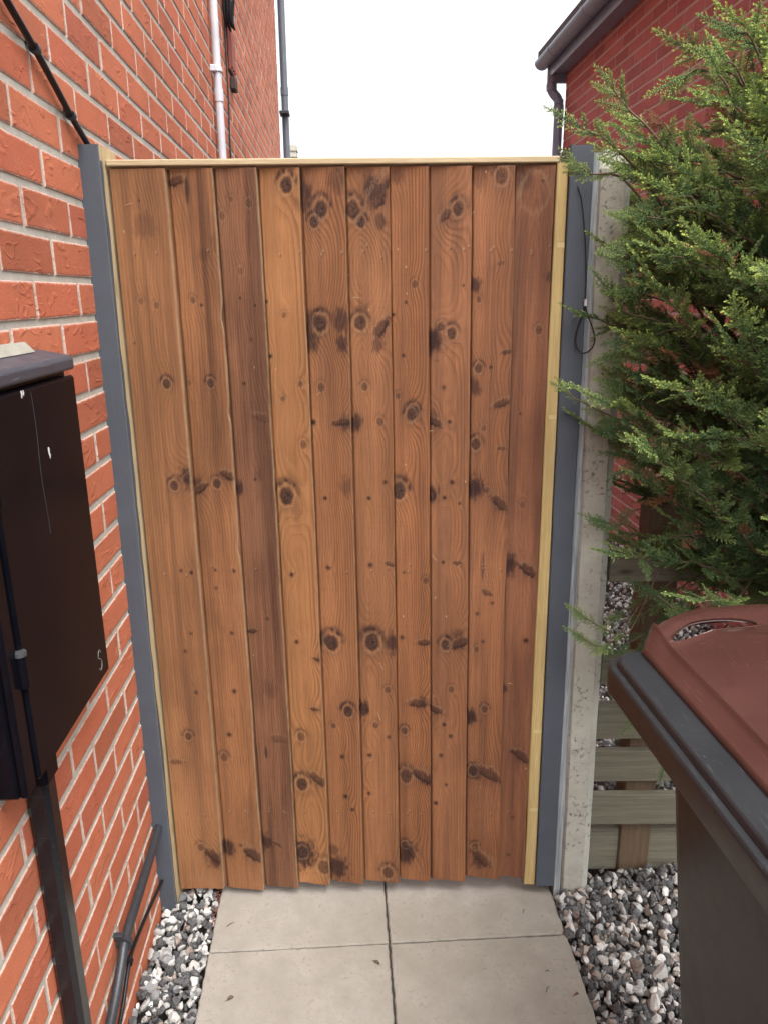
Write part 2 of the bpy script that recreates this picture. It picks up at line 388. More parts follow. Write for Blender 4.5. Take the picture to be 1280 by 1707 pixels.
for q in range(7):
    w_, h_ = rr.uniform(.02, .055), rr.uniform(.10, .17); y0 = 2.41 + rr.uniform(-.02, .02); x0 = .014 + q * .006
    z0 = 2.80 + h_ + rr.uniform(0, .03)
    tube(mb, [(x0 + .004 * math.sin(3 * a), y0 + w_ * math.cos(a), z0 + h_ * math.sin(a)) for a in np.linspace(0, 2 * math.pi, 25)], 0.0042, 6, ML)
mb.build('coil', BLACK_CABLE, t)
t = thing('conduit_pipe', 'grey black plastic pipe clipped along the foot of the brick wall', 'pipe')
pts = smooth_path([(.024, -1.1, .06), (.024, -.75, .115), (.022, -.52, .168), (.022, -.43, .212), (.022, -.385, .236), (.022, -.25, .246), (.02, -.10, .250), (.016, 0.02, .252), (.016, .5, .25)])
mb = MB(); tube(mb, pts, 0.0105, 14, ML); mb.build('pipe_run', CONDUIT, t)
clip(t, (.022, -.395, .232), 0.0135, CONDUIT)
t = thing('thin_cable', 'thin black cable under the grey pipe just above the gravel', 'cable')
pts = smooth_path([(.012, -1.0, .0), (.012, -.6, .05), (.012, -.45, .082), (.012, -.36, .135), (.012, -.30, .14), (.012, -.15, .11), (.012, .0, .07)])
mb = MB(); tube(mb, pts, 0.0045, 8, ML); mb.build('cable_run', BLACK_CABLE, t)
clip(t, (.012, -.352, .136), 0.006)

# ---- meter box and its duct
BOXM = mat_plastic('meter_box_plastic', (0.0022, 0.0022, 0.0042), 0.2, (0.2, 0.2, 0.2), 0.012, spec=0.1, ripple=2.0, grain=.02)
HOODM = mat_plastic('meter_box_hood', (0.045, 0.047, 0.060), 0.42, (0.3, 0.3, 0.33), 0.3)  # sky sheen on the black hood is put into this paler blue-grey base
mbx = thing('meter_box', 'black plastic meter box with a sloping hood set on the brick wall', 'meter box', tuple(ML @ Vector((0.02, -.57, 0.88))))
MBX = Matrix.Translation(-Vector(mbx.location)) @ ML
D = 0.058
mb = MB(); box(mb, 0.002, D - 0.016, -0.775, -0.385, 0.875, 1.46, 0.006, MBX); mb.build('frame', BOXM, mbx)
mb = MB(); box(mb, D - 0.014, D, -0.738, -0.389, 0.884, 1.446, 0.004, MBX)
door = mb.build('door', BOXM, mbx)
mb = MB(); box(mb, D - 0.0155, D - 0.004, -0.777, -0.744, 0.880, 1.446, 0.003, MBX); mb.build('hinge_stile', BOXM, mbx)
for z in (1.065, 1.33):
    mb = MB(); tube(mb, [(D - 0.001, -0.741, z - 0.024), (D - 0.001, -0.741, z + 0.024)], 0.008, 12, MBX)
    tube(mb, [(D - 0.001, -0.741, z + 0.0245), (D - 0.001, -0.741, z + 0.031)], 0.0092, 12, MBX, 1)
    mb.build('hinge', [BOXM, mat_flat('worn_hinge', (0.07, 0.07, 0.075), 0.35)], mbx)
mb = MB()
prism(mb, [(0.001, 1.487), (0.004, 1.490), (D - 0.002, 1.479), (D + 0.003, 1.473), (D + 0.003, 1.4585), (D + 0.0005, 1.4555), (0.001, 1.4555)], -0.79, -0.392, 'y', None)
V = [tuple(MBX @ Vector((p[0], p[1], p[2]))) for p in mb.v]; mb.v = V
hood = mb.build('hood', HOODM, mbx)
bv = hood.modifiers.new('bevel', 'BEVEL'); bv.width = 0.0035; bv.segments = 3; bv.limit_method = 'ANGLE'
# mortar fillet above the hood
mb = MB(); prism(mb, [(0.0, 1.484), (0.018, 1.4885), (0.011, 1.496), (0.0, 1.508)], -0.80, -0.44, 'y', MBX); mb.build('mortar_fillet', mat_mortar('mortar_grey', (0.36, 0.34, 0.29)), mbx)
# scratched mark and paint splashes on the door
SCR = mat_flat('scratch_pale', (0.22, 0.21, 0.21), 0.6); WHT = mat_flat('paint_splash', (0.8, 0.8, 0.78), 0.6)
mb = MB(); q = [(.009, .010), (.004, .018), (-.004, .016), (-.007, .006), (.002, .001), (.008, -.006), (.006, -.017), (-.002, -.020), (-.008, -.014)]
tube(mb, smooth_path([(D + .0002, -.435 + p[0], .927 + p[1]) for p in q]), 0.0007, 5, MBX); mb.build('scratched_mark', SCR, door)
for (y, z, a) in ((-.545, 1.343, .0045), (-.543, 1.335, .0035), (-.617, 1.440, .004), (-.610, 1.441, .003)):
    mb = MB(); V = [(D + .0007, y + a * math.cos(k) * (0.8 + .3 * math.sin(5 * k + y * 99)), z + 1.5 * a * math.sin(k)) for k in np.linspace(0, 2 * math.pi, 9)[:-1]]
    mb.add(xf(V + [(D + .0012, y, z)], MBX), [[i, (i + 1) % 8, 8] for i in range(8)]); mb.build('paint_splash', WHT, door)
mb = MB(); rr = random.Random(9)
pts = [(D + .0001, -.583 + .0025 * math.sin(k * .8) - .010 * k / 12 * 0, 1.44 - .022 * k) for k in range(11)]
tube(mb, pts, 0.0006, 4, MBX); mb.build('drip_streak', mat_flat('drip', (0.035, 0.033, 0.036), 0.6), door)
t = thing('cable_duct', 'black plastic cable duct running from the meter box down to the ground', 'duct', tuple(ML @ Vector((0.02, -.65, 0))))
MD = Matrix.Translation(-Vector(t.location)) @ ML
mb = MB(); box(mb, 0.002, 0.040, -0.684, -0.642, -0.05, 0.872, 0.008, MD)
for z in (0.3,): pass
mb.build('duct_body', mat_plastic('duct_black', (0.006, 0.006, 0.008), 0.2, amt=0.08, spec=.4), t)
mb = MB(); box(mb, 0.0, 0.044, -0.688, -0.639, 0.835, 0.874, 0.004, MD); mb.build('coupling', BOXM, t)

# ---- right house
rh = thing('brick_house', 'dark red brick house on the right with a slate grey gutter under its roof', 'house')
brick_wall('wall', rh, MR, -1, .1, 4.83, -0.08, 3.30, 2.745, 2.03, [BRICK_R, MORTAR_R])
mb = MB(); box(mb, 0.1005, 6.0, .1, 4.825, -0.08, 3.30, 0.01, MR)
mb.build('rear_wall', mat_concrete('house_core_red', (0.22, 0.08, 0.07)), rh)
mb = MB(); prism(mb, [(-0.215, 3.345), (-0.215, 3.385), (3.0, 5.2), (6.2, 3.4), (6.2, 3.345)], 0, 4.90, 'y', MR); mb.build('roof', ROOF, rh)
mb = MB(); box(mb, -0.108, -0.006, 0.05, 4.86, 3.222, 3.234, 0.002, MR); mb.build('soffit', SLATE, rh)
mb = MB(); box(mb, -0.126, -0.109, 0.05, 4.87, 3.208, 3.344, 0.003, MR); mb.build('fascia', SLATE, rh)
mb = MB(); box(mb, -0.108, 0.10, 4.832, 4.87, 3.16, 3.343, 0.004, MR); mb.build('bargeboard', SLATE, rh)
mb = MB()
ga = [(-0.172 + 0.060 * math.cos(a), 3.325 + 0.058 * math.sin(a)) for a in np.linspace(math.pi, 2 * math.pi, 13)]
gi = [(-0.172 + 0.056 * math.cos(a), 3.325 + 0.054 * math.sin(a)) for a in np.linspace(2 * math.pi, math.pi, 13)]
prism(mb, ga + gi, 0.05, 4.93, 'y', MR)
prism(mb, ga, 4.931, 4.938, 'y', MR)
gt = mb.build('gutter', SLATE, rh)
for y in (4.55, 3.75, 2.95, 2.15):
    mb = MB(); prism(mb, [(-0.172 + 0.0635 * math.cos(a), 3.326 + 0.0615 * math.sin(a)) for a in np.linspace(math.pi, 2 * math.pi, 11)] , y, y + 0.035, 'y', MR)
    mb.build('gutter_bracket', SLATE, gt)
mb = MB()
path = smooth_path([(-0.105, 4.88, 3.29), (-0.105, 4.88, 3.2), (-0.103, 4.88, 3.13), (-0.085, 4.87, 3.09), (-0.058, 4.85, 3.05), (-0.05, 4.84, 3.0), (-0.048, 4.84, 2.9), (-0.048, 4.84, 1.4), (-0.048, 4.84, 0.0)])
tube(mb, path, 0.036, 16, MR)
tube(mb, [(-0.104, 4.88, 3.16), (-0.1, 4.88, 3.115)], 0.042, 16, MR); tube(mb, [(-0.05, 4.84, 3.0), (-0.048, 4.84, 2.94)], 0.041, 16, MR)
dp = mb.build('downpipe', SLATE, rh)
for z in (2.6, 1.2):
    mb = MB(); box(mb, -0.092, -0.006, 4.79, 4.83, z, z + 0.026, 0.004, MR); mb.build('pipe_bracket', SLATE, dp)

# ---- far house seen over the gate
fh = thing('far_house', 'distant house whose pale yellow brick chimney just shows above the gate beside the grey downpipe', 'house', (-1.2, 14, 0))
mb = MB(); box(mb, -2.5, 2.5, 0.0, 5.0, -0.05, 2.6, 0.01); mb.build('wall', BRICK_R, fh)
mb = MB(); prism(mb, [(-2.7, 2.58), (2.7, 2.58), (0, 3.7)], -0.2, 5.2, 'y'); mb.build('roof', ROOF, fh)
mb = MB()
for q in range(11): box(mb, -0.76, -0.50, 1.0, 1.25, 3.3 + q * .115, 3.2 + q * .115 + .1, 0.006)
box(mb, -0.745, -0.515, 1.015, 1.235, 3.15, 4.56, 0.004, None, 1)
mb.build('chimney', [mat_flat('yellow_brick', (0.42, 0.36, 0.19), 0.85, 0, 0.4, 6), MORTAR_L], fh)
# ------------------------------------------------------------------ ground, path, gravel
EARTH = NT('earth'); EARTH = EARTH.done(EARTH.mix(EARTH.ramp(EARTH.noise(60, 5, 0.7), [(0.3, 0), (0.7, 1)]), (0.018, 0.015, 0.013), (0.07, 0.06, 0.05)), 0.95)
mb = MB(); S_ = 400
mb.add([(-S_, -S_, -0.075), (S_, -S_, -0.075), (S_, S_, -0.075), (-S_, S_, -0.075)], [[0, 1, 2, 3]])
tag(mb.build('ground', EARTH), 'dark earth under the gravel', 'ground', kind='structure')
path = thing('path', 'path of pale grey concrete slabs leading to the gate', 'path'); tag(path, kind='structure')
SLAB = mat_concrete('paving_concrete', (0.305, 0.282, 0.247), 0.3, 0.8)
MP = Matrix.Translation((0.004, -0.173, 0)) @ Matrix.Rotation(ANG * 0.93, 4, 'Z')
rs = random.Random(2)
for i in range(-3, 4):
    for j in (0, 1):
        g = 0.0026; n = 40; w_ = 0.452; h_ = 0.45
        x0, x1 = (-w_ + g * .5, -g) if j == 0 else (g, w_); y0, y1 = i * h_ + g, (i + 1) * h_ - g
        per = [(x0 + (x1 - x0) * k / n, y0) for k in range(n)] + [(x1, y0 + (y1 - y0) * k / n) for k in range(n)] + [(x1 - (x1 - x0) * k / n, y1) for k in range(n)] + [(x0, y1 - (y1 - y0) * k / n) for k in range(n)]
        per = [(x + rs.uniform(-.0011, .0011), y + rs.uniform(-.0011, .0011)) for x, y in per]
        cx, cy = (x0 + x1) / 2, (y0 + y1) / 2
        ins = [(x + math.copysign(.003, cx - x) * (1 if abs(abs(x - cx) - (x1 - x0) / 2) < .004 else 0), y + math.copysign(.003, cy - y) * (1 if abs(abs(y - cy) - (y1 - y0) / 2) < .004 else 0)) for x, y in per]
        dz = rs.uniform(-.0015, .0015); N = len(per); mb = MB()
        V = [(x, y, dz) for x, y in ins] + [(x, y, dz - .003) for x, y in per] + [(x, y, -.05) for x, y in per]
        F = [list(range(N))] + [[k, k + N, (k + 1) % N + N, (k + 1) % N][::-1] for k in range(N)] + [[k + N, k + 2 * N, (k + 1) % N + 2 * N, (k + 1) % N + N][::-1] for k in range(N)]
        mb.add(xf(V, MP), F); mb.build('paving_slab', SLAB, path)
mb = MB(); box(mb, -.447, .447, -1.34, 1.8, -.07, -.008, .004, MP); mb.build('mortar_bed', mat_flat('joint_dirt', (0.05, 0.042, 0.034), 0.95), path)

def stone_templates(n, sub, seed):
    import bmesh
    r = np.random.default_rng(seed); out = []
    for _ in range(n):
        bm = bmesh.new(); bmesh.ops.create_icosphere(bm, subdivisions=sub, radius=1.0)
        V = np.array([v.co[:] for v in bm.verts]); F = np.array([[v.index for v in f.verts] for f in bm.faces]); bm.free()
        for _p in range(r.integers(9, 15)):                   # cut facets
            nrm = r.normal(size=3); nrm /= np.linalg.norm(nrm); d = r.uniform(0.36, 0.72)
            h = V @ nrm - d; V = V - np.outer(np.maximum(h, 0) * 0.93, nrm)
        V *= np.array([1.0, r.uniform(.62, .95), r.uniform(.48, .8)]); V += r.normal(scale=.015, size=V.shape)
        out.append((V, F))
    return out
T2 = stone_templates(14, 2, 1); T1 = stone_templates(12, 1, 2)
PAL = np.array([(.56, .55, .52), (.46, .45, .43), (.34, .34, .335), (.22, .225, .23), (.045, .05, .056), (.03, .034, .04), (.06, .065, .07), (.26, .20, .165), (.34, .28, .24), (.16, .12, .10), (.66, .65, .62)])
PW = np.array([.13, .11, .11, .06, .21, .19, .10, .055, .045, .03, .06]); PW /= PW.sum()
GM = NT('gravel_stone')
_c = GM.attr('tint', True); _n = GM.noise(190, 4, 0.65); _g = GM.noise(420, 3, 0.7)
_c = GM.mix(GM.ramp(_n, [(0.35, 0.0), (0.7, 0.4)]), _c, (0.3, 0.28, 0.26)); _c = GM.mix(GM.ramp(_g, [(0.3, 0.45), (0.48, 0)]), _c, (0.03, 0.03, 0.03))
GM = GM.done(_c, 0.78, GM.bump(GM.ma('ADD', _n, _g), 0.4, 0.0015), spec=0.35)
def gravel(name, region, area_pts, n, size, T, zfun, layers, seed, label):
    r = np.random.default_rng(seed); Vs, Fs, Cs = [], [], []; off = 0
    x0, x1, y0, y1 = area_pts
    for L_ in range(layers):
        m = 0
        while m < n:
            x, y = r.uniform(x0, x1), r.uniform(y0, y1)
            if not region(x, y): m += 1; continue
            m += 1
            V, F = T[r.integers(len(T))]
            s = size * np.exp(r.normal(0, .29))
            a, b, c = r.uniform(0, 2 * np.pi, 3) * np.array([1, .22, .22])
            ca, sa, cb, sb, cc, s_c = np.cos(a), np.sin(a), np.cos(b), np.sin(b), np.cos(c), np.sin(c)
            Rm = np.array([[ca, -sa, 0], [sa, ca, 0], [0, 0, 1]]) @ np.array([[cb, 0, sb], [0, 1, 0], [-sb, 0, cb]]) @ np.array([[1, 0, 0], [0, cc, -s_c], [0, s_c, cc]])
            z = zfun(x, y) + (L_ - layers + 1) * size * 0.75 + r.uniform(-.3, .3) * size
            Vs.append((V * s) @ Rm.T + np.array([x, y, z])); Fs.append(F + off); off += len(V)
            cidx = r.choice(len(PAL), p=PW); col = PAL[cidx] * r.uniform(.8, 1.15); Cs.append(np.repeat(col[None], len(V), 0))
    o = np_obj(name, np.concatenate(Vs), np.concatenate(Fs), GM, None, {'tint': np.clip(np.concatenate(Cs), 0, .8)}, False)
    tag(o, label, 'gravel', kind='stuff')
def left_edge(y): return 0.004 - .452 - (y + .173) * math.tan(ANG * .93)
def right_edge(y): return 0.004 + .452 - (y + .173) * math.tan(ANG * .93)
gravel('gravel', lambda x, y: -.612 - .0574 * y + .006 < x < left_edge(y) - .006, (-.66, -.38, -.75, .12), 620, .0132, T2,
       lambda x, y: -.004 + .012 * max(0, (y + .05) * 3), 3, 21, 'strip of black, white and grey stones between the brick wall and the path')
gravel('gravel', lambda x, y: right_edge(y) + .007 < x and (y < -.02 or x > .545), (.42, 1.25, -1.0, .035), 2900, .0140, T2,
       lambda x, y: -.004 + .02 * max(0., min(1, (y + .25) * 3.5)) + .03 * max(0., min(1., (x - .5) * 4)) * max(0., min(1, (y + .2) * 4)), 3, 22, 'black, white and brown stones around the bin and below the slat fence')
gravel('gravel', lambda x, y: x < 1.70 - .0574 * y, (.46, 1.72, .10, 3.2), 5600, .0165, T1, lambda x, y: .0, 2, 23, 'pale gravel lying beyond the slat fence')

# red clay crumbs along the left edge of the path
mb = MB(); r2 = np.random.default_rng(3)
for k in range(40):
    y = r2.uniform(-.11, -.0); V, F = T1[k % len(T1)]; x = left_edge(y) - r2.uniform(.0, .008)
    mb.add((V * r2.uniform(.002, .0045)) + np.array([x, y, .002 + r2.uniform(-.004, .004)]), F.tolist(), 0, True)
tag(mb.build('brick_crumbs', mat_flat('red_clay', (0.26, 0.06, 0.035), 0.9)), 'red clay crumbs along the left edge of the path by the gate', 'crumbs', kind='stuff')

# grit and moss crumbs that have washed into the joints of the path
mb = MB(); r2 = np.random.default_rng(8)
for k in range(260):
    V, F = T1[k % len(T1)]; a_ = r2.uniform(-.45, .45); b_ = r2.uniform(-1.3, 1.6)
    x_, y_ = ((0, b_) if r2.random() < .55 else (a_, float(r2.integers(-2, 3)) * .45))
    p = MP @ Vector((x_ + r2.normal(0, .0022), y_ + r2.normal(0, .0022), r2.uniform(-.004, .0005))); mb.add((V * r2.uniform(.0008, .0021)) + np.array(p), F.tolist(), 0, True)
tag(mb.build('joint_grit', mat_flat('grit', (0.13, 0.12, 0.09), 0.95, 0, .7, 200)), 'fine grit lying in the joints of the path', 'grit', kind='stuff')

# ------------------------------------------------------------------ litter on the slabs
LEAF = mat_flat('dead_leaf', (0.11, 0.085, 0.055), 0.8); TWIG = mat_flat('dark_twig', (0.035, 0.028, 0.02), 0.85)
def leaf(x, y, L_, W_, rot, label, mat=LEAF):
    mb = MB(); n = 7; V = []; F = []
    for i in range(n):
        t_ = i / (n - 1); w_ = W_ * math.sin(math.pi * min(1, t_ * .92 + .06)) ** .8
        for j in (-1, 0, 1): V.append((t_ * L_ - L_ / 2, j * w_ / 2, .0012 + .004 * abs(j) + .003 * math.sin(t_ * 3)))
    for i in range(n - 1):
        for j in (0, 1): F.append([i * 3 + j, i * 3 + j + 3, i * 3 + j + 4, i * 3 + j + 1])
    tube(mb, [(-L_ / 2 - .006, 0, .003), (-L_ / 2, 0, .0015), (L_ / 2 * .9, 0, .0028)], .0006, 5)
    mb.add(V, F, 0, True); o = mb.build('leaf', mat); o.location = (x, y, 0.001); o.rotation_euler = (0, 0, rot); tag(o, label, 'leaf')
def twig(x, y, L_, rot, label, fork=True):
    mb = MB(); tube(mb, [(-L_ / 2, 0, .001), (0, .0015, .002), (L_ / 2, -.001, .001)], [.0009, .0008, .0004], 5)
    if fork: tube(mb, [(0, .0015, .002), (L_ * .25, L_ * .22, .003)], [.0007, .0003], 5)
    o = mb.build('twig', TWIG); o.location = (x, y, 0.001); o.rotation_euler = (0, 0, rot); tag(o, label, 'twig')
leaf(-.027, -.235, .016, .007, -.6, 'small curled brown leaf near the middle of the path, by the long joint')
leaf(-.366, -.329, .015, .009, .5, 'small rounded brown leaf on the near left paving slab')
twig(-.408, -.112, .022, .7, 'thin dark twig on the left slab next to the gate', False)
twig(.361, -.077, .016, 1.2, 'tiny forked dark twig on the right slab next to the gate')
twig(.384, -.261, .010, .2, 'tiny green grey fleck of twig on the near right slab')
twig(.374, -.31, .018, 1.0, 'bent dark twig on the near right slab, nearest the camera')
leaf(.438, -.326, .010, .004, .4, 'small reddish leaf scrap at the right edge of the near right slab', mat_flat('red_leaf', (0.2, 0.09, 0.05), 0.8))

# ------------------------------------------------------------------ the gate
KNOTS = """1 -504 1766 3.8 p 0.5 0;1 -519 1566 6.5 r 0.6 0;1 -486 1557 6.5 r 0.7 0;1 -479 1389 10.0 r 0.9 0;1 -542 1477 3.9 p 0.5 0;2 -426 1805 14.9 e 0.9 5;2 -403 1788 5.0 s 0.9 32;2 -408 1567 7.1 r 0.8 0;2 -390 1556 4.5 p 0.8 0;2 -431 1390 6.7 r 0.5 0;2 -382 1389 9.3 r 0.9 0;2 -378 1659 11.5 b 0.45 0;2 -348 1683 10.1 b 0.4 0;1 -493 1720 17.6 b 0.4 0;3 -313 1769 5.6 r 0.7 0;3 -275 1760 7.5 r 0.6 0;3 -334 1737 7.5 r 0.6 0;3 -301 1626 7.7 r 0.35 0;3 -306 1570 3.9 p 0.9 0;3 -274 1554 3.9 p 0.8 0;3 -287 1482 6.6 p 0.4 0;3 -308 1387 5.3 p 0.7 0;4 -251 1562 5.2 p 0.9 0;4 -247 1446 5.9 p 0.9 0;4 -196 1795 14.9 r 1.0 0;4 -213 1534 5.9 r 0.7 0;4 -182 1386 6.7 r 0.8 0;4 -223 1353 6.0 r 0.8 0;5 -126 1748 15.1 r 1.0 0;5 -141 1723 11.3 r 1.0 0;5 -165 1776 20.0 b 0.9 0;5 -93 1804 17.4 b 0.5 0;5 -134 1516 15.7 r 1.0 0;5 -156 1479 15.8 b 0.9 0;5 -153 1521 13.0 b 0.8 0;5 -137 1377 8.7 r 0.9 0;5 -87 1822 5.0 r 0.8 0;5 -88 1521 17.0 b 0.8 0;5 -88 1472 11.8 b 0.9 0;6 -60 1747 16.3 r 0.9 0;6 -43 1722 10.7 r 1.0 0;6 -7 1774 27.5 e 0.95 65;6 -17 1789 17.4 b 0.9 0;6 0 1724 10.1 b 0.7 0;6 -48 1516 14.4 r 0.9 0;6 -5 1505 18.3 e 1.0 60;6 -10 1470 10.5 b 0.7 0;6 -40 1378 8.7 r 0.9 0;6 -43 1539 11.7 b 0.5 0;7 70 1596 7.7 r 0.8 0;7 51 1558 5.2 p 0.7 0;7 24 1532 5.2 p 0.8 0;7 45 1445 5.9 p 0.7 0;7 33 1357 6.7 r 0.9 0;7 66 1319 13.5 r 0.9 0;7 31 1814 9.9 b 0.5 0;8 160 1746 12.6 r 0.9 0;8 135 1735 13.8 e 0.9 50;8 128 1507 8.5 r 1.0 0;8 151 1492 11.8 r 0.9 0;8 111 1477 18.4 b 1.0 0;8 135 1374 6.7 p 0.6 0;8 173 1592 3.9 p 0.6 0;8 138 1730 15.1 b 0.4 0;9 248 1808 13.7 r 0.7 0;9 201 1813 17.4 b 0.5 0;9 200 1592 10.3 b 0.9 0;9 208 1563 6.5 r 0.9 0;9 252 1638 7.7 e 0.4 15;9 270 1452 10.6 e 0.7 10;9 212 1416 9.3 r 0.8 0;9 238 1418 5.3 p 0.7 0;9 203 1377 12.0 b 0.8 0;9 262 1339 14.8 e 0.75 20;10 334 1798 4.4 p 0.7 0;10 340 1498 8.5 r 0.8 0;10 357 1610 7.7 b 0.7 0;10 294 1801 14.9 b 0.5 0;10 318 1777 27.5 r 0.12 0;1 -482 1156 11.1 r 0.9 0;1 -448 1178 15.2 b 0.9 0;1 -450 1176 12.4 e 0.8 40;1 -484 947 5.7 p 0.6 0;1 -460 942 6.4 p 0.9 0;1 -473 784 5.9 p 0.6 0;1 -491 736 6.6 p 0.6 0;2 -425 1147 15.3 e 0.9 40;2 -429 1157 11.1 b 0.7 0;2 -384 1159 10.4 r 0.9 0;2 -354 1178 16.6 e 0.95 -30;2 -404 946 5.0 p 0.7 0;2 -358 945 5.7 p 0.8 0;2 -374 783 6.6 p 0.7 0;2 -405 900 6.5 p 0.5 0;3 -334 1145 9.7 b 0.9 0;3 -295 1168 5.5 p 0.7 0;3 -324 787 10.3 e 0.9 10;3 -270 1310 17.6 e 0.45 -20;3 -285 820 5.8 p 0.6 0;3 -275 1181 13.8 b 0.4 0;4 -225 1128 19.5 r 1.0 0;4 -181 1250 8.9 r 0.8 0;4 -222 932 7.2 p 0.8 0;4 -217 756 7.4 p 0.9 0;4 -203 1094 14.0 b 0.3 0;5 -158 1298 8.8 p 0.9 0;5 -136 1121 6.3 p 0.9 0;5 -134 949 7.9 p 0.8 0;5 -131 753 19.2 r 1.0 0;5 -156 763 13.2 b 0.9 0;5 -92 1300 16.2 e 0.95 10;5 -86 1300 12.2 b 0.8 0;5 -84 1149 13.9 b 0.5 0;6 -7 1299 8.8 r 0.8 0;6 -63 1296 12.2 b 0.95 0;6 3 1159 6.9 p 0.7 0;6 -35 1120 6.3 p 0.9 0;6 -34 955 8.6 p 0.8 0;6 13 960 10.0 e 0.7 -15;6 -32 753 20.6 r 1.0 0;6 -29 777 14.7 b 0.6 0;6 19 755 16.2 b 0.9 0;7 62 1313 12.2 r 0.95 0;7 35 1136 18.1 r 1.0 0;7 39 1164 12.5 b 0.6 0;7 46 935 5.7 p 0.5 0;7 98 917 7.9 r 0.8 0;7 41 764 8.1 p 0.7 0;7 96 755 14.7 e 0.9 5;8 116 1296 14.9 e 1.0 -25;8 110 1303 10.8 b 0.7 0;8 149 1297 6.1 p 0.8 0;8 157 1157 7.6 p 0.8 0;8 112 1126 12.5 b 1.0 0;8 140 1120 6.3 p 0.9 0;8 175 1107 4.9 p 0.8 0;8 139 961 5.7 p 0.8 0;8 172 961 8.6 e 0.7 5;8 148 746 12.5 r 1.0 0;8 186 755 20.6 e 1.0 25;8 180 768 13.2 b 0.7 0;9 227 1282 6.8 r 0.6 0;9 210 1245 11.6 r 0.9 0;9 210 1142 18.1 b 1.0 0;9 238 1137 7.6 r 0.6 0;9 268 1108 19.6 e 0.95 -45;9 234 949 4.3 s 0.55 43;9 269 1237 8.2 e 0.5 0;9 247 883 11.6 e 0.6 -30;9 259 856 6.5 p 0.6 0;9 224 826 6.6 p 0.6 0;9 240 753 5.9 p 0.6 0;9 225 731 7.4 r 0.7 0;10 308 1314 4.1 p 0.6 0;10 322 1102 7.7 r 0.6 0;10 341 942 20.1 e 1.0 -35;10 298 952 15.7 b 1.0 0;10 344 757 8.8 p 0.9 0;1 -473 623 7.5 p 0.6 0;1 -502 498 9.9 r 0.8 0;1 -539 424 12.4 e 0.5 0;1 -496 162 10.4 r 0.6 0;1 -461 134 22.5 e 1.0 -50;1 -460 124 16.1 b 0.8 0;2 -378 624 8.3 p 0.8 0;2 -399 499 8.4 p 0.8 0;2 -417 431 10.8 r 0.6 0;2 -426 153 17.7 b 0.95 0;2 -390 164 7.2 p 0.6 0;2 -355 137 27.4 e 0.95 -38;2 -362 142 14.5 b 0.6 0;3 -270 488 18.4 e 0.35 -10;3 -308 446 3.9 s 0.9 22;3 -325 171 14.4 b 0.9 0;3 -293 167 9.6 e 0.6 -30;3 -288 627 15.0 b 0.3 0;4 -169 713 8.9 e 0.9 -20;4 -178 573 9.1 e 0.9 -10;4 -217 491 11.5 r 0.6 0;4 -220 350 17.2 r 0.95 0;4 -176 368 21.8 e 0.9 -40;4 -222 131 27.4 b 1.0 0;4 -227 137 16.1 r 1.0 0;4 -169 94 19.4 r 0.7 0;5 -133 522 7.6 r 0.9 0;5 -113 432 8.5 p 0.8 0;5 -95 565 13.6 r 1.0 0;5 -107 313 8.6 p 0.9 0;5 -90 274 7.1 p 0.8 0;5 -133 88 24.3 b 0.95 0;5 -143 140 12.9 b 0.6 0;6 -57 567 13.6 b 1.0 0;6 -26 523 8.4 r 0.9 0;6 5 625 8.3 r 0.9 0;6 7 490 6.9 p 0.7 0;6 -43 434 7.7 p 0.8 0;6 -46 319 7.1 p 0.8 0;6 2 73 16.2 r 0.8 0;7 83 586 18.1 e 0.9 0;7 92 589 12.1 b 0.8 0;7 47 505 9.2 r 0.8 0;7 51 371 17.1 r 0.9 0;7 95 374 24.9 e 0.95 -35;7 106 361 12.5 b 0.8 0;7 49 159 9.6 r 0.9 0;7 52 130 22.6 b 0.95 0;7 64 138 16.1 e 0.8 -60;8 126 565 15.2 e 1.0 -25;8 164 624 8.3 r 0.8 0;8 147 523 6.9 p 0.9 0;8 164 491 7.7 p 0.7 0;8 141 433 7.7 p 0.7 0;8 155 346 6.3 p 0.7 0;8 129 288 7.9 p 0.9 0;9 214 540 15.2 b 1.0 0;9 249 567 9.1 r 0.7 0;9 226 384 15.6 b 0.9 0;9 224 386 12.4 r 0.7 0;9 267 378 26.5 e 0.85 -28;9 235 153 9.6 r 0.7 0;9 253 117 27.5 e 0.8 -45;9 244 107 16.2 b 0.7 0;10 347 432 20.1 e 0.9 -40;10 294 623 9.0 b 0.8 0;10 332 245 7.1 p 0.5 0;10 324 126 8.1 p 0.4 0"""
BX = [(-0.5589, -0.5597), (-0.444, -0.4406), (-0.3476, -0.3341), (-0.2561, -0.2422), (-0.1695, -0.154), (-0.0767, -0.0642), (0.0161, 0.0337), (0.0978, 0.1168), (0.1869, 0.2096), (0.2761, 0.3006), (0.3585, 0.3674)]
BZ = [(0.0272, 0.03), (0.0239, 0.0229), (0.0268, 0.0278), (0.0397, 0.0368), (0.0447, 0.0378), (0.0437, 0.0427), (0.0506, 0.0458), (0.0457, 0.0448), (0.0566, 0.0518), (0.0576, 0.0569)]
ZT = 1.828
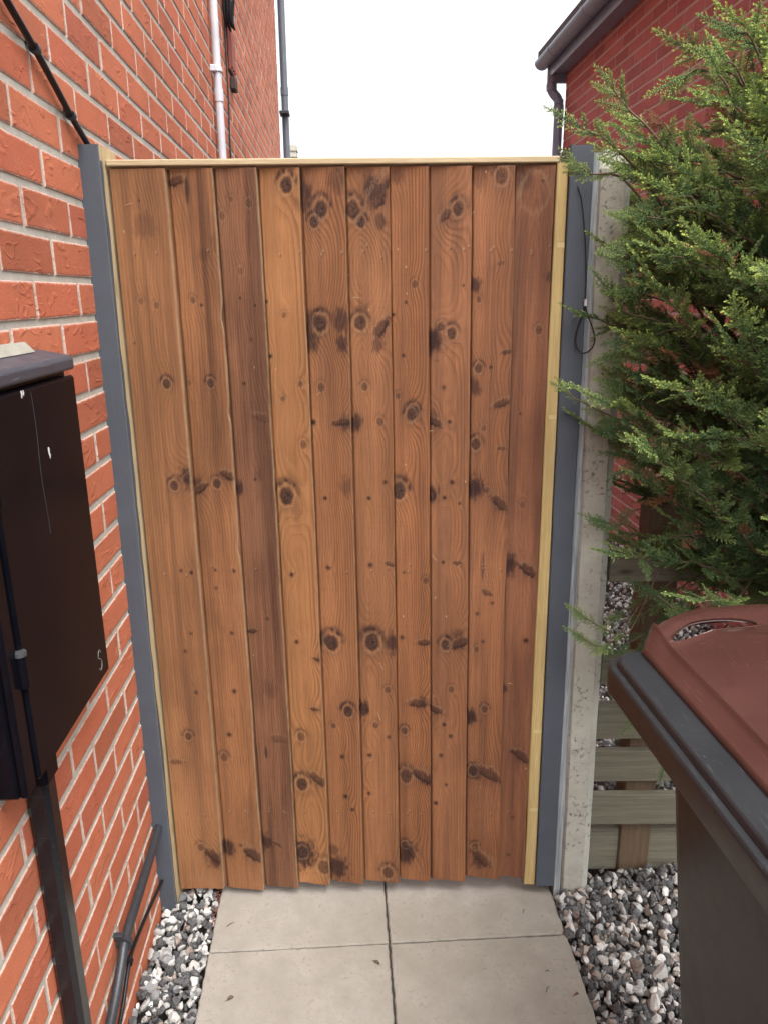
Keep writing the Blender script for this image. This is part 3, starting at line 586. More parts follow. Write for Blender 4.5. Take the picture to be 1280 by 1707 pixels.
# base (early wood), late wood line, stain, ring contrast, pith offset (m), pith depth, ring spacing, stain amount
BW = [((.285, .150, .070), (.165, .075, .032), (.120, .056, .028), .50, .058, .020, .0058, .75, 0),
      ((.285, .146, .068), (.160, .072, .030), (.105, .048, .024), .50, -.056, .022, .0056, .85, 0),
      ((.225, .118, .064), (.095, .041, .022), (.068, .030, .018), .55, .060, .020, .0050, .85, 0),
      ((.340, .180, .078), (.150, .064, .024), (.165, .076, .032), 1.0, .010, .016, .0062, .45, .016),
      ((.290, .144, .066), (.125, .052, .021), (.115, .050, .025), 1.0, -.040, .016, .0052, .60, 0),
      ((.300, .152, .072), (.145, .062, .027), (.130, .058, .029), .90, -.006, .012, .0060, .60, -.020),
      ((.285, .136, .062), (.115, .047, .020), (.115, .049, .025), 1.0, -.044, .018, .0050, .65, 0),
      ((.280, .138, .068), (.130, .057, .027), (.115, .052, .028), .85, -.010, .016, .0058, .70, .018),
      ((.265, .128, .062), (.120, .051, .025), (.100, .044, .025), .90, .046, .016, .0054, .75, 0),
      ((.245, .118, .062), (.120, .049, .027), (.088, .037, .023), .65, .012, .020, .0064, .75, -.02)]
def mat_board(i):
    base, late, stain, amp, _, _, _, sa, _ = BW[i]; base = (base[0] * .96, base[1] * .83, base[2] * .77); late = (late[0] * .92, late[1] * .8, late[2] * .62)
    m = NT('stained_board_%s' % 'abcdefghij'[i]); off = (i * 3.7, i * 1.3, i * 5.9)
    ring = m.attr('ring'); knot = m.attr('knot'); halo = m.attr('halo')
    wob = m.noise(1, 3, 0.6, m.coord((70, 1, 5), loc=off))
    s = m.ma('FRACT', m.ma('ADD', ring, m.ma('MULTIPLY', wob, 0.7)))
    line = m.ramp(s, [(0.0, 0.15), (0.08, 0.0), (0.36, 0.06), (0.62, 0.7), (0.88, 1.0), (1.0, 0.3)])
    amask = m.ma('MULTIPLY', m.attr('lines'), m.ramp(m.noise(1, 3, 0.6, m.coord((16, 1, 1.6), loc=off)), [(0.28, 0.7), (0.5, 1.0)]))
    c = m.mix(m.ma('MULTIPLY', m.ma('MULTIPLY', line, amask), amp * .82), base, late)
    # run of the stain: long vertical streaks and blotches
    st = m.ramp(m.noise(1, 5, 0.62, m.coord((46, 1, 1.25), loc=off), dist=0.4), [(0.40, 0.0), (0.64, 1.0)])
    bl = m.ramp(m.noise(1, 4, 0.6, m.coord((11, 1, 4.2), loc=off)), [(0.45, 0.0), (0.72, 1.0)])
    c = m.mix(m.ma('MULTIPLY', st, sa), c, stain); c = m.mix(m.ma('MULTIPLY', bl, sa * .62), c, stain)
    lo_ = m.noise(1, 2, 0.5, m.coord((5, 1, 2.3), loc=(off[2], 0, off[0]))); c = m.mix(m.ramp(lo_, [(0.30, 0.42), (0.5, 0.0)]), c, tuple(v * .6 for v in base)); c = m.mix(m.ramp(lo_, [(0.52, 0.0), (0.72, 0.5)]), c, (base[0] * 1.32, base[1] * 1.36, base[2] * 1.4))
    lt = m.ramp(m.noise(1, 4, 0.6, m.coord((26, 1, 1.8), loc=(off[0] + 7, 0, off[2] + 2))), [(0.5, 0.0), (0.8, 0.35)])
    c = m.mix(lt, c, (base[0] * 1.2, base[1] * 1.22, base[2] * 1.25))
    fib = m.noise(1, 4, 0.75, m.coord((620, 1, 16), loc=off)); c = m.mix(m.ramp(fib, [(0.3, 0.5), (0.5, 0.0)]), c, tuple(v * .55 for v in stain))
    saw = m.noise(1, 2, 0.6, m.coord((9, 1, 420), loc=off)); c = m.mix(m.ramp(saw, [(0.32, 0.09), (0.45, 0.0)]), c, tuple(v * .5 for v in stain))
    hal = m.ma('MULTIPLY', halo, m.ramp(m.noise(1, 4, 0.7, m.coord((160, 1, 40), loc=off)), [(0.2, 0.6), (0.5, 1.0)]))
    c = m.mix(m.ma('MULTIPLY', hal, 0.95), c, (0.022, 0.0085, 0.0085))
    kc = m.mix(m.ramp(m.noise(230, 4, 0.75), [(0.38, 0), (0.66, 1)]), (0.014, 0.006, 0.005), (0.085, 0.040, 0.026))
    c = m.mix(knot, c, kc)
    c = m.mix(m.attr('rim'), c, (0.022, 0.009, 0.007))
    pale = m.attr('edge'); c = m.mix(m.ma('MULTIPLY', pale, m.ramp(m.noise(1, 3, 0.6, m.coord((1, 1, 30), loc=off)), [(0.3, 0.35), (0.6, 0.8)])), c, (0.36, 0.25, 0.15))
    # stray sawn splinters and scuffs
    sp = m.ramp(m.voro(1, m.coord((34, 1, 13), loc=off, rot=(0, .12, 0))), [(0.025, 1), (0.045, 0)])
    c = m.mix(m.ma('MULTIPLY', sp, m.ramp(m.noise(5, 1, vec=m.coord((1, 1, 1), loc=off)), [(0.5, 0), (0.56, 0.8)])), c, (0.5, 0.36, 0.22))
    h = m.ma('ADD', m.ma('MULTIPLY', fib, 0.8), m.ma('ADD', m.ma('MULTIPLY', line, -0.5), m.ma('MULTIPLY', saw, 0.18)))
    h = m.ma('ADD', h, m.ma('MULTIPLY', m.attr('rim'), -1.2))
    return m.done(c, 0.74, m.bump(h, 0.55, 0.0014), spec=0.28)

gate = thing('gate', 'tall brown stained wooden gate of ten upright overlapping boards', 'gate', (0, 0, 0))
KN = [k.split() for k in KNOTS.split(';')]
KN = [(int(k[0]), float(k[1]) / 1e3, float(k[2]) / 1e3, float(k[3]) / 1e3, k[4], float(k[5]), float(k[6])) for k in KN]
def sstep(a, b, x): t = np.clip((x - a) / (b - a), 0, 1); return t * t * (3 - 2 * t)
for i in range(10):
    NXX, NZ = 58, 800
    u = np.linspace(0, 1, NXX)[None, :]; v = np.linspace(0, 1, NZ)[:, None]
    xl = BX[i][1] + (BX[i][0] - BX[i][1]) * v - (0.016 if i else 0.0); xr = BX[i + 1][1] + (BX[i + 1][0] - BX[i + 1][1]) * v
    xr = xr + 0.0011 * vnoise(v * 9, v * 0, i) + 0.0007 * vnoise(v * 40, v * 0, i + 20)
    if i == 1: xr = xr - 0.004 * np.exp(-((v - .835) / .012) ** 2) - 0.003 * np.exp(-((v - .72) / .008) ** 2) - 0.003 * np.exp(-((v - .54) / .01) ** 2)
    zb = BZ[i][0] + (BZ[i][1] - BZ[i][0]) * u + 0.0012 * vnoise(u * 14, u * 0, i + 40)
    X = xl + (xr - xl) * u; Z = zb + (ZT - zb) * v + 0 * u
    bow = 0.0016 * vnoise(v * 3.0, v * 0, i + 60)
    Yf = -0.0045 - 0.0135 * u + bow - 0.0007 * vnoise(u * 5 + i * 9, v * 3 + 0 * u, i)           # thin edge left, thick edge right
    Yf = Yf + (.0075 * np.exp(-((u - .165) / .020) ** 2) if i else 0)
    if i == 0: Yf = -0.014 - .004 * u + bow + 0 * v
    xc = (xl + xr) / 2; p_off, depth, sp_ = BW[i][4:7]; slope = BW[i][8]
    dx = X - xc - p_off - 0.006 * vnoise(v * 2.3, v * 0, i + 80) - 0.0016 * vnoise(X * 60, Z * 5, i)
    dz = depth + slope * v * 1.6 + (.012 if slope < 0 else 0) + 0.003 * vnoise(v * 1.6 + i, v * 0, i + 3) + 0.0015 * vnoise(v * 5 + i, v * 0, i + 5) + 0.0015 * vnoise(X * 40, Z * 2.5, i + 7)
    rr_ = np.sqrt(dx ** 2 + np.maximum(dz, 0.004 + 0 * dz) ** 2); ring = rr_ / sp_ * .86
    light = np.zeros_like(X); knot = np.zeros_like(X); halo = np.zeros_like(X); rim = np.zeros_like(X)
    fe = .5 + .5 * vnoise(X * 420, Z * 9, 13) * vnoise(X * 130, Z * 14, 14) + .25 * vnoise(X * 260, Z * 20, 15)
    nz1 = vnoise(X * 180, Z * 90, 5); nz2 = vnoise(X * 420, Z * 300, 9)
    for (b, kx, kz, kr, kind, dk, ang) in KN:
        if b - 1 != i: continue
        ex, ez = X - kx, Z - kz
        ring = ring + (0.9 if kind != 's' else 0) * min(2.6, kr / 0.004) * np.exp(-(ex / (1.9 * kr)) ** 2 - (ez / (4.2 * kr)) ** 2)
        if kind == 's':
            d = np.sqrt((ex / kr) ** 2 + (ez / (ang / 1e3)) ** 2); halo = np.maximum(halo, dk * (1 - sstep(.55, 1.15, d))); continue
        if kind in 'be' and dk > .75:
            halo = np.maximum(halo, .8 * dk * fe * np.exp(-(ex / (1.05 * kr)) ** 2) * np.exp(-np.maximum(np.abs(ez + .3 * kr) - .5 * kr, 0) / (.9 * kr)))
        if kind == 'b':
            d = np.sqrt((ex / (1.25 * kr)) ** 2 + (ez / (kr * 1.75)) ** 2) * (1 + .34 * nz1 + .12 * nz2); halo = np.maximum(halo, dk * (1 - sstep(.45, 1.35, d))); continue
        if kind == 'e':
            a = R(ang); ax, az = ex * math.cos(a) + ez * math.sin(a), -ex * math.sin(a) + ez * math.cos(a)
            d = np.sqrt((ax / (1.15 * kr)) ** 2 + (az / (.52 * kr)) ** 2) * (1 + .18 * nz1)
            d = d * (1 + .22 * nz2 + .2 * vnoise(X * 70, Z * 50, 33)); knot = np.maximum(knot, .62 * dk * (1 - sstep(.45, 1.15, d))); rim = np.maximum(rim, dk * np.exp(-((d - .9) / .3) ** 2) * np.clip(.25 - .9 * az / (.52 * kr), 0, 1)); light = np.maximum(light, .35 * np.exp(-((d - 1.3) / .2) ** 2) * (az > 0))
            halo = np.maximum(halo, .7 * dk * np.exp(-(np.maximum(d - .8, 0) / .5) ** 1.2) * (.6 + .4 * fe)); continue
        d = np.sqrt((ex / kr) ** 2 + (ez / (kr * 1.12)) ** 2) * (1 + .10 * nz1 + .05 * nz2)
        if kind == 'p':
            rim = np.maximum(rim, dk * (1 - sstep(.35, .75, d))); knot = np.maximum(knot, .45 * dk * (1 - sstep(.7, 1.25, d))); continue
        big = kr > .009
        d = np.sqrt((ex / (kr * .9)) ** 2 + (ez / (kr * 1.18)) ** 2) * (1 + .13 * nz1 + .05 * nz2)
        knot = np.maximum(knot, dk * (.95 if big else .72) * (1 - sstep(.72, 1.0, d)))
        rim = np.maximum(rim, dk * ((.7 if big else .45) * np.exp(-((d - .88) / .14) ** 2) * (.6 + .4 * nz1) + .7 * (1 - sstep(.08, .28, np.hypot((ex - .15 * kr) / kr, ez / kr)))))
        light = np.maximum(light, (.34 if big else .25) * np.exp(-((d - 1.22) / .15) ** 2))
        arc = np.exp(-((d - 1.7) / .34) ** 2) * sstep(-.35, .7, ez / kr) * (.6 + .5 * nz1)
        halo = np.maximum(halo, dk * ((1.0 if big else .45) * arc + (.4 if big else .15) * np.exp(-np.maximum(d - 1.3, 0) / .5) * (d > 1.2) * (.5 + .5 * fe)))
    wu = u + .07 * vnoise(v * 3.1, v * 0, i + 90) + .03 * vnoise(v * 11, v * 0, i + 91); fl = np.full_like(X, 1.0)
    right, left = sstep(.42, .66, wu), 1 - sstep(.16, .36, wu)
    lines = [.22 * fl, .22 * fl + .25 * right, .35 * fl, .12 + .88 * np.maximum(left, sstep(.74, .88, wu)), .10 + .9 * right, .12 + .75 * np.maximum(left * .8, sstep(.68, .82, wu)), .10 + .9 * right, .15 + .7 * sstep(.5, .8, wu), .25 + .55 * right, .22 * fl][i]
    kn_ = np.zeros_like(X)
    for (b, kx, kz, kr, kind, dk, ang) in KN:
        if b - 1 == i and kr > .009 and kind in 're': kn_ = np.maximum(kn_, np.exp(-((X - kx) / (2.6 * kr)) ** 2 - ((Z - kz) / (5 * kr)) ** 2))
    lines = np.clip(np.maximum(lines, .7 * kn_), 0, 1)
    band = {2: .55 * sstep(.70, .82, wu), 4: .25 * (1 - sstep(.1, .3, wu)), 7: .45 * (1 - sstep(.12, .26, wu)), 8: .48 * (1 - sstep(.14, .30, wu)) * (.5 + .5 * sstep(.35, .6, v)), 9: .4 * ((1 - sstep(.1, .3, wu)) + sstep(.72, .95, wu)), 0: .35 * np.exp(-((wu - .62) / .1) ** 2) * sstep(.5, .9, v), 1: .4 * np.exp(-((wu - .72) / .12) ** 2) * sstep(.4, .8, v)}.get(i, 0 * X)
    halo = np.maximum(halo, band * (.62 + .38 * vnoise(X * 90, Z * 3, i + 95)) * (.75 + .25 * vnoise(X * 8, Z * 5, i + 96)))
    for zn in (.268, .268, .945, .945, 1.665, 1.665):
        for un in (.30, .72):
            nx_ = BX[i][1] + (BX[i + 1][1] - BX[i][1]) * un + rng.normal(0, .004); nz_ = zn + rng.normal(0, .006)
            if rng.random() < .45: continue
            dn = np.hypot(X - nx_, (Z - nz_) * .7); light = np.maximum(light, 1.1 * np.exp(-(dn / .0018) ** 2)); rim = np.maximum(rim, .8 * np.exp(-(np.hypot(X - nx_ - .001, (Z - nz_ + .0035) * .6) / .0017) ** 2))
    edge = .8 * light; edge[:, -1] = 1.0; edge[:, -2] = .35
    edge[:, -2:] *= (.9 if i < 3 else .6 if i == 3 else .35 if i == 4 else .1)  # lit look of the right edges painted pale, fainter towards the right boards
    nv = NXX * NZ
    front = np.stack([X, Yf + 0 * X, Z], -1).reshape(-1, 3)
    ii = (np.arange(NZ - 1)[:, None] * NXX + np.arange(NXX - 1)[None, :]).ravel()
    Fq = np.stack([ii, ii + 1, ii + NXX + 1, ii + NXX], -1)
    # right edge, bottom end, left edge and back
    bk_r = np.stack([X[:, -1], 0 * Z[:, -1] + 0.0005 + bow[:, 0], Z[:, -1]], -1); bk_l = np.stack([X[:, 0], 0 * Z[:, 0] + 0.0005 + bow[:, 0], Z[:, 0]], -1)
    bk_b = np.stack([X[0], 0 * X[0] + 0.0005 + bow[0, 0], Z[0]], -1); bk_t = np.stack([X[-1], 0 * X[-1] + .0005 + bow[-1, 0], Z[-1]], -1)
    V = np.concatenate([front, bk_r, bk_l, bk_b, bk_t, np.stack([X[:, -1], Yf[:, -1], Z[:, -1]], -1)])
    o_r, o_l, o_b, o_t = nv, nv + NZ, nv + 2 * NZ, nv + 2 * NZ + NXX; o_e = o_t + NXX
    k = np.arange(NZ - 1); kx_ = np.arange(NXX - 1)
    Fr = np.stack([o_e + k, o_r + k, o_r + k + 1, o_e + k + 1], -1)
    Fl = np.stack([k * NXX, (k + 1) * NXX, o_l + k + 1, o_l + k], -1)
    Fb = np.stack([kx_ + 1, kx_, o_b + kx_, o_b + kx_ + 1], -1); tb = (NZ - 1) * NXX
    Ft = np.stack([tb + kx_, tb + kx_ + 1, o_t + kx_ + 1, o_t + kx_], -1)
    Fk = np.stack([o_l + k, o_l + k + 1, o_r + k + 1, o_r + k], -1)
    ext = lambda A, val=0.0: np.concatenate([A.ravel(), A[:, -1], A[:, 0], A[0], A[-1], A[:, -1]])
    ed = np.concatenate([edge.ravel(), np.full(NZ, 1.0 if i < 6 else .4), np.zeros(NZ), np.full(NXX, .2), np.zeros(NXX), np.full(NZ, 1.0 if i < 6 else .4)])
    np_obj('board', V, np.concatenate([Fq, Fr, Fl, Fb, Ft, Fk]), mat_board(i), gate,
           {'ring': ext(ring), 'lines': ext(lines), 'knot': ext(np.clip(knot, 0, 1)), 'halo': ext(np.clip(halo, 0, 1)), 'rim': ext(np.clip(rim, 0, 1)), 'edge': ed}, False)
PALE = mat_timber('pale_new_pine', (0.52, 0.42, 0.27), (0.42, 0.31, 0.17), 'x', streak=.7, knots=0.0)
YELL = mat_timber('yellow_treated_batten', (0.52, 0.40, 0.19), (0.40, 0.27, 0.10), 'z', streak=.9, knots=0.5)
RAW = mat_timber('raw_post_side', (0.58, 0.46, 0.28), (0.38, 0.27, 0.13), 'z', streak=.9, knots=0.4)
mb = MB(); box(mb, -0.563, 0.366, -0.020, 0.045, 1.8325, 1.8450, 0.002); mb.build('top_rail', PALE, gate)
LEDGE = mat_timber('ledge_timber', (0.3, 0.17, 0.08), (0.18, 0.08, 0.04), 'x')
for z in (.22, .9, 1.62):
    mb = MB(); box(mb, -.55, .355, .0035, .045, z, z + .09, .003); mb.build('ledge', LEDGE, gate)
for (x, z, a, L_) in ((-.536, 1.757, .3, .022), (-.147, 1.36, .9, .012), (.10, 1.275, .5, .014), (-.062, 1.57, 0, .012), (.188, 1.735, .9, .01), (-.015, .70, -1, .02), (.305, .64, .1, .012), (-.02, .56, -1.2, .02), (.113, .98, -.8, .016), (-.04, .42, 1.2, .02)):
    mb = MB(); tube(mb, [(x, -.0135, z), (x + L_ * .5 * math.cos(a), -.017, z + L_ * .5 * math.sin(a)), (x + L_ * math.cos(a), -.0165, z + L_ * math.sin(a) - .002)], [.0005, .0004, .0002], 4); mb.build('splinter', PALE, gate)

# ------------------------------------------------------------------ posts
GREYP = mat_paint_wood('slate_grey_paint', (0.074, 0.086, 0.106), (0.17, 0.18, 0.195), -0.045)
GREYW = mat_paint_wood('worn_grey_paint', (0.13, 0.155, 0.185), (0.42, 0.43, 0.43), 0.22)
def skewbox(mb, x0a, x1a, x0b, x1b, y0, y1, z0, z1, mi_front=0, mi_side=None, n=24, seed=0, c=.002):
    """post with slightly different width foot (a) and head (b), arrises softened and a little wavy"""
    r = np.random.default_rng(seed); V = []; F = []; M_ = []
    for k in range(n + 1):
        t_ = k / n; a = x0a + (x0b - x0a) * t_ + r.normal(0, .0004); b = x1a + (x1b - x1a) * t_ + r.normal(0, .0004); z = z0 + (z1 - z0) * t_
        V += [(a, y1, z), (a, y0 + c, z), (a + c, y0, z), (b - c, y0, z), (b, y0 + c, z), (b, y1, z)]
    for k in range(n):
        o = k * 6
        for q in range(5):
            F.append([o + q, o + q + 1, o + q + 7, o + q + 6][::-1] if False else [o + q, o + q + 1, o + q + 7, o + q + 6]); M_.append(mi_side if (q == 4 and mi_side is not None) else mi_front)
        F.append([o + 5, o, o + 6, o + 11]); M_.append(mi_front)
    F.append([5, 4, 3, 2, 1, 0]); M_.append(mi_front); F.append([n * 6 + q for q in range(6)]); M_.append(mi_front)
    off = len(mb.v); mb.v += [tuple(map(float, p)) for p in V]; mb.at += [0.] * len(V)
    for f, m_ in zip(F, M_): mb.f.append(tuple(off + q for q in f)); mb.m.append(m_); mb.sm.append(False)
gp = thing('gate_post', 'slate grey painted wooden post with a bare side between brick wall and gate', 'gate post', (-.59, 0, 0), 'gate posts')
mb = MB(); skewbox(mb, -.0215, .0235, -.0215, .024, -.048, .055, -.06, 1.869, 0, 1, seed=1); mb.build('post', [GREYP, RAW], gp)
mb = MB(); r2 = np.random.default_rng(5); zs = np.linspace(0.0, 1.84, 70); wv = .010 + .006 * vnoise(zs * 4, zs * 0, 3) + .004 * vnoise(zs * 17, zs * 0, 4)
V = [(.0250, -.0462, z) for z in zs] + [(.0250, -.0462 + max(.002, w_), z) for z, w_ in zip(zs, wv)]
V += [(.0236, -.0462, z) for z in zs] + [(.0236, -.0462 + max(.002, w_), z) for z, w_ in zip(zs, wv)]
mb.add(V, [[k, k + 70, k + 71, k + 1] for k in range(69)] + [[k + 70, k + 210, k + 211, k + 71] for k in range(69)]); mb.build('paint_edge', GREYP, gp)
gp = thing('gate_post', 'grey painted wooden post right of the gate carrying a yellow batten', 'gate post', (.42, 0, 0), 'gate posts')
mb = MB(); skewbox(mb, -.020, .030, -.034, .013, -.025, .06, 0.035, 1.864, seed=2); mb.build('post', GREYP, gp)
mb = MB(); skewbox(mb, .0315, .050, .0145, .030, -.016, .06, -.04, 1.852, seed=3); mb.build('packing_strip', GREYW, gp)
mb = MB(); skewbox(mb, -.0505, -.021, -.0585, -.0355, -.0195, .05, 0.036, 1.832, seed=4, n=10)
bt = mb.build('batten', YELL, gp)
BAND = mat_timber('pale_band', (0.60, 0.50, 0.26), (0.5, 0.4, 0.18), 'x', knots=0)
for z in (1.667, 1.303, .502, .268):
    k = z / 1.8; a, b = -.0505 + (-.0585 + .0505) * k, -.021 + (-.0355 + .021) * k
    mb = MB(); box(mb, a + .007, b - .0005, -.0200, -.019, z, z + .009, .0003); mb.build('band', BAND, bt)

cp = thing('concrete_post', 'weathered pale concrete fence post with a pointed top beside the right gate post', 'fence post', (.508, 0, 0))
CONC = mat_concrete('weathered_concrete', (0.42, 0.415, 0.365), 1.0, 1.0)
mb = MB(); n = 26; V = []; F = []; prof = [(-.036, .075), (-.036, -.012), (-.030, -.020), (.020, -.020), (.024, -.014), (.038, -.006), (.038, .075)]
r2 = np.random.default_rng(12)
for k in range(n + 1):
    t_ = k / n; sh = .0 - .026 * t_
    for (x, y) in prof: V.append((x + sh + r2.normal(0, .0006), y + r2.normal(0, .0006), -.08 + 1.90 * t_))
m_ = len(prof)
F = [[k * m_ + q, k * m_ + (q + 1) % m_, (k + 1) * m_ + (q + 1) % m_, (k + 1) * m_ + q] for k in range(n) for q in range(m_)]
ap = len(V); V += [(x * .42 - .026, .028 + (y - .028) * .35, 1.862) for (x, y) in prof]
F += [[n * m_ + q, n * m_ + (q + 1) % m_, ap + (q + 1) % m_, ap + q] for q in range(m_)] + [[ap + q for q in range(m_)]]
mb.add(V, F); mb.build('shaft', CONC, cp)
wl = thing('wire', 'thin black wire ending in a loop, hanging on the right gate post', 'wire', (.41, -.03, 1.7))
mb = MB(); off = Vector((.41, -.03, 1.7))
P0 = [(.404, -.027, 1.786), (.415, -.029, 1.75), (.428, -.029, 1.66), (.4335, -.029, 1.58)]
tube(mb, [Vector(p) - off for p in smooth_path(P0 + [(.434, -.030, 1.548)])], .0011, 6)
lp = [(.434, -.031, 1.555), (.4365, -.034, 1.536), (.449, -.040, 1.505), (.456, -.042, 1.478), (.450, -.040, 1.458), (.4345, -.036, 1.449), (.421, -.033, 1.460), (.417, -.031, 1.482), (.424, -.030, 1.512), (.432, -.030, 1.536), (.434, -.031, 1.556)]
tube(mb, [Vector(p) - off for p in smooth_path(lp)], .0016, 6); mb.build('wire_loop', BLACK_CABLE, wl)
mb = MB(); tube(mb, [Vector(p) - off for p in ((.434, -.031, 1.548), (.434, -.031, 1.562))], .0030, 10); mb.build('crimp', mat_flat('white_crimp', (.7, .7, .7), .4), wl)

# ------------------------------------------------------------------ slat fence beyond the concrete post
GREEN = mat_timber('green_grey_softwood', (0.19, 0.18, 0.135), (0.11, 0.098, 0.07), 'x', streak=.8, knots=0.8)
GREENZ = mat_timber('brown_fence_post', (0.15, 0.105, 0.065), (0.08, 0.055, 0.035), 'z', streak=.8, knots=0.6)
sf = thing('slat_fence', 'low weathered fence of horizontal slats behind the bush and the bin', 'fence', (.55, .03, 0))
MF = Matrix.Identity(4)
rs = random.Random(4)
for (z0, z1, y) in ((.012, .145, .03), (.187, .281, -.002), (.322, .415, -.002), (.452, .552, -.002), (.612, .70, -.002), (.893, .972, -.006)):
    mb = MB(); box(mb, -.002, 1.55, y, y + .022, z0 + rs.uniform(-.002, .002), z1, .0025); mb.build('slat', GREEN, sf)
for x in (.095, .95): 
    mb = MB(); box(mb, x, x + .085, .0215, .095, -.05, 1.08, .004); mb.build('post', GREENZ, sf)
mb = MB(); box(mb, .52, .60, .0215, .06, -.05, .60, .004); mb.build('brace', GREENZ, sf)
# ------------------------------------------------------------------ wheelie bin
BINB = mat_plastic('bin_dark_grey', (0.010, 0.0118, 0.0160), 0.3, (0.2, 0.2, 0.2), 0.08, spec=.28, ripple=1.0)
RIMM = mat_plastic('bin_rim_grey', (0.018, 0.0190, 0.0215), 0.36, (0.3, 0.3, 0.32), 0.12, spec=.45, ripple=.6)
LIDM = mat_plastic('bin_lid_brown', (0.056, 0.023, 0.0195), 0.13, (0.35, 0.2, 0.17), 0.08, spec=.65, ripple=.5, grain=.05)
bn = thing('wheelie_bin', 'dark grey wheelie bin with a glossy brown lid standing on the gravel at the right', 'bin', (.362, -.546, 0))
MBN = Matrix.Rotation(R(4.0), 4, 'Z')     # local +x to the right, -y towards the camera; origin at the far left corner of the rim
def rrect(x0, x1, y0, y1, r_, n=6):
    P = []
    for cx, cy, a0 in ((x1 - r_, y1 - r_, 0), (x0 + r_, y1 - r_, 90), (x0 + r_, y0 + r_, 180), (x1 - r_, y0 + r_, 270)):
        for k in range(n + 1):
            a = R(a0 + 90 * k / n); P.append((cx + r_ * math.cos(a), cy + r_ * math.sin(a)))
    return P
def loft(mb, loops, M=None, close=True, mi=0, smooth=True):
    n = len(loops[0]); V = [p for L_ in loops for p in L_]
    F = [[k * n + q, k * n + (q + 1) % n, (k + 1) * n + (q + 1) % n, (k + 1) * n + q] for k in range(len(loops) - 1) for q in range(n)]
    mb.add(xf(V, M) if M else V, F, mi, smooth)
W_, L_ = .585, .74
lo = []
for (z, li, ri, fi, bi, r_) in ((.04, .125, .125, .255, .10, .05), (.06, .115, .115, .245, .09, .06), (.30, .098, .098, .205, .075, .065), (.60, .078, .078, .160, .06, .065), (.86, .062, .062, .125, .05, .065), (.935, .055, .055, .115, .045, .065)):
    lo.append([(x, y, z) for x, y in rrect(li, W_ - ri, -L_ + bi, -fi, r_)])
mb = MB(); loft(mb, lo, MBN); mb.add(xf(lo[0], MBN), [list(range(len(lo[0])))[::-1]]); body = mb.build('body', BINB, bn)
# vertical grooves pressed into the side: a dark round headed channel
for y0 in (-.40, -.55):
    mb = MB(); prof = []
    for (z, s) in [(.10, 1), (.585, 1)]: pass
    zs = np.linspace(.12, .60, 26); V = []; 
    for z in zs:
        k = (z - .04) / .9; xx = .125 + (.0555 - .125) * k; hw = .017 * (1 if z < .575 else math.sqrt(max(0, 1 - ((z - .575) / .026) ** 2)))
        for j in range(7): V.append((xx - .0055 * math.cos((j / 6 - .5) * math.pi) + .0005, y0 + hw * (j / 3 - 1), z))
    mb.add(xf(V, MBN), [[a * 7 + b, a * 7 + b + 1, a * 7 + b + 8, a * 7 + b + 7] for a in range(25) for b in range(6)], 0, True)
    mb.build('side_rib', mat_plastic('bin_rib', (0.020, 0.024, 0.031), 0.3, amt=.1), body)
# rim: skirt with two steps
mb = MB(); lp_ = lambda z, i_, r_: [(x, y, z) for x, y in rrect(i_, W_ - i_, -L_ + i_, -i_, r_, 8)]
for grp in ([(.940, .020, .04), (.940, .003, .045)], [(.940, .003, .045), (.944, .0005, .046), (.979, .0, .046)], [(.979, .0, .046), (.9835, .001, .046), (.9855, .0035, .045)], [(.9855, .0035, .045), (.9865, .0115, .042)],
            [(.9865, .0115, .042), (.9945, .0135, .041)], [(.9945, .0135, .041), (.9965, .0145, .04), (.998, .017, .04)], [(.998, .017, .04), (.9985, .080, .03)], [(.9985, .080, .03), (.95, .085, .03)]):
    loft(mb, [lp_(*g_) for g_ in grp], MBN)
lo2 = [[(p[0], p[1], .940) for p in lp_(.94, .02, .04)], [(x, y, .938) for x, y in rrect(.065, W_ - .065, -L_ + .065, -.125, .06, 8)]]
loft(mb, lo2[::-1], MBN); mb.build('rim', RIMM, bn)
# lid: a pressed sheet with a flange, a raised field and a hand slot in the front lip
nx, ny = 330, 400; LX0, LX1, LY0, LY1 = .060, .530, -.70, -.005
V = np.zeros((ny, nx, 3)); keep = np.ones((ny - 1, nx - 1), bool)
U = np.linspace(0, 1, nx)[None, :]; T_ = np.linspace(0, 1, ny)[:, None]
bulge = .085 * (1 - np.abs(2 * U - 1) ** 2.6)
x = LX0 + (LX1 - LX0) * U + 0 * T_; ytop = LY1 + bulge - .05 * np.maximum(0, np.abs(2 * U - 1) - .8) * 2
y = LY0 + (ytop - LY0) * T_
wd = (LX1 - LX0); dl = np.minimum(U, 1 - U) * wd; df = (ytop - y); db = (y - LY0)
de = np.minimum(np.minimum(dl, df + .055), db)
z = 1.003 + .004 * sstep(0, .003, de) + .019 * np.clip(de / .031, 0, 1) ** 1.15        # sloping flange
z = z + .0035 * np.exp(-((de - .031) / .004) ** 2) - .0135 * sstep(.032, .040, de)    # bead and inner step
z = z + .036 * sstep(.045, .26, de)                                                  # dome
z = z - .007 * (1 - sstep(0, .010, df)) ** 2
pan = sstep(.145, .165, dl) * sstep(.20, .225, df) * sstep(.12, .14, db); z = z - .010 * pan   # sunk panel
lip = sstep(.085, .02, df); z = z + .022 * lip * (1 - np.abs(2 * U - 1) ** 4)       # raised lip along the front
z = z + .0015 * np.sin(9 * U + 3) * np.sin(7 * T_)
V[..., 0] = x; V[..., 1] = y; V[..., 2] = z
cu, cf = U * wd, df
sx = (cu - .135) / .082; sf_ = (cf - (.060 + .008 * sx)) / .0135
FH = np.abs(sx) ** 2.3 + np.abs(sf_) ** 2.0
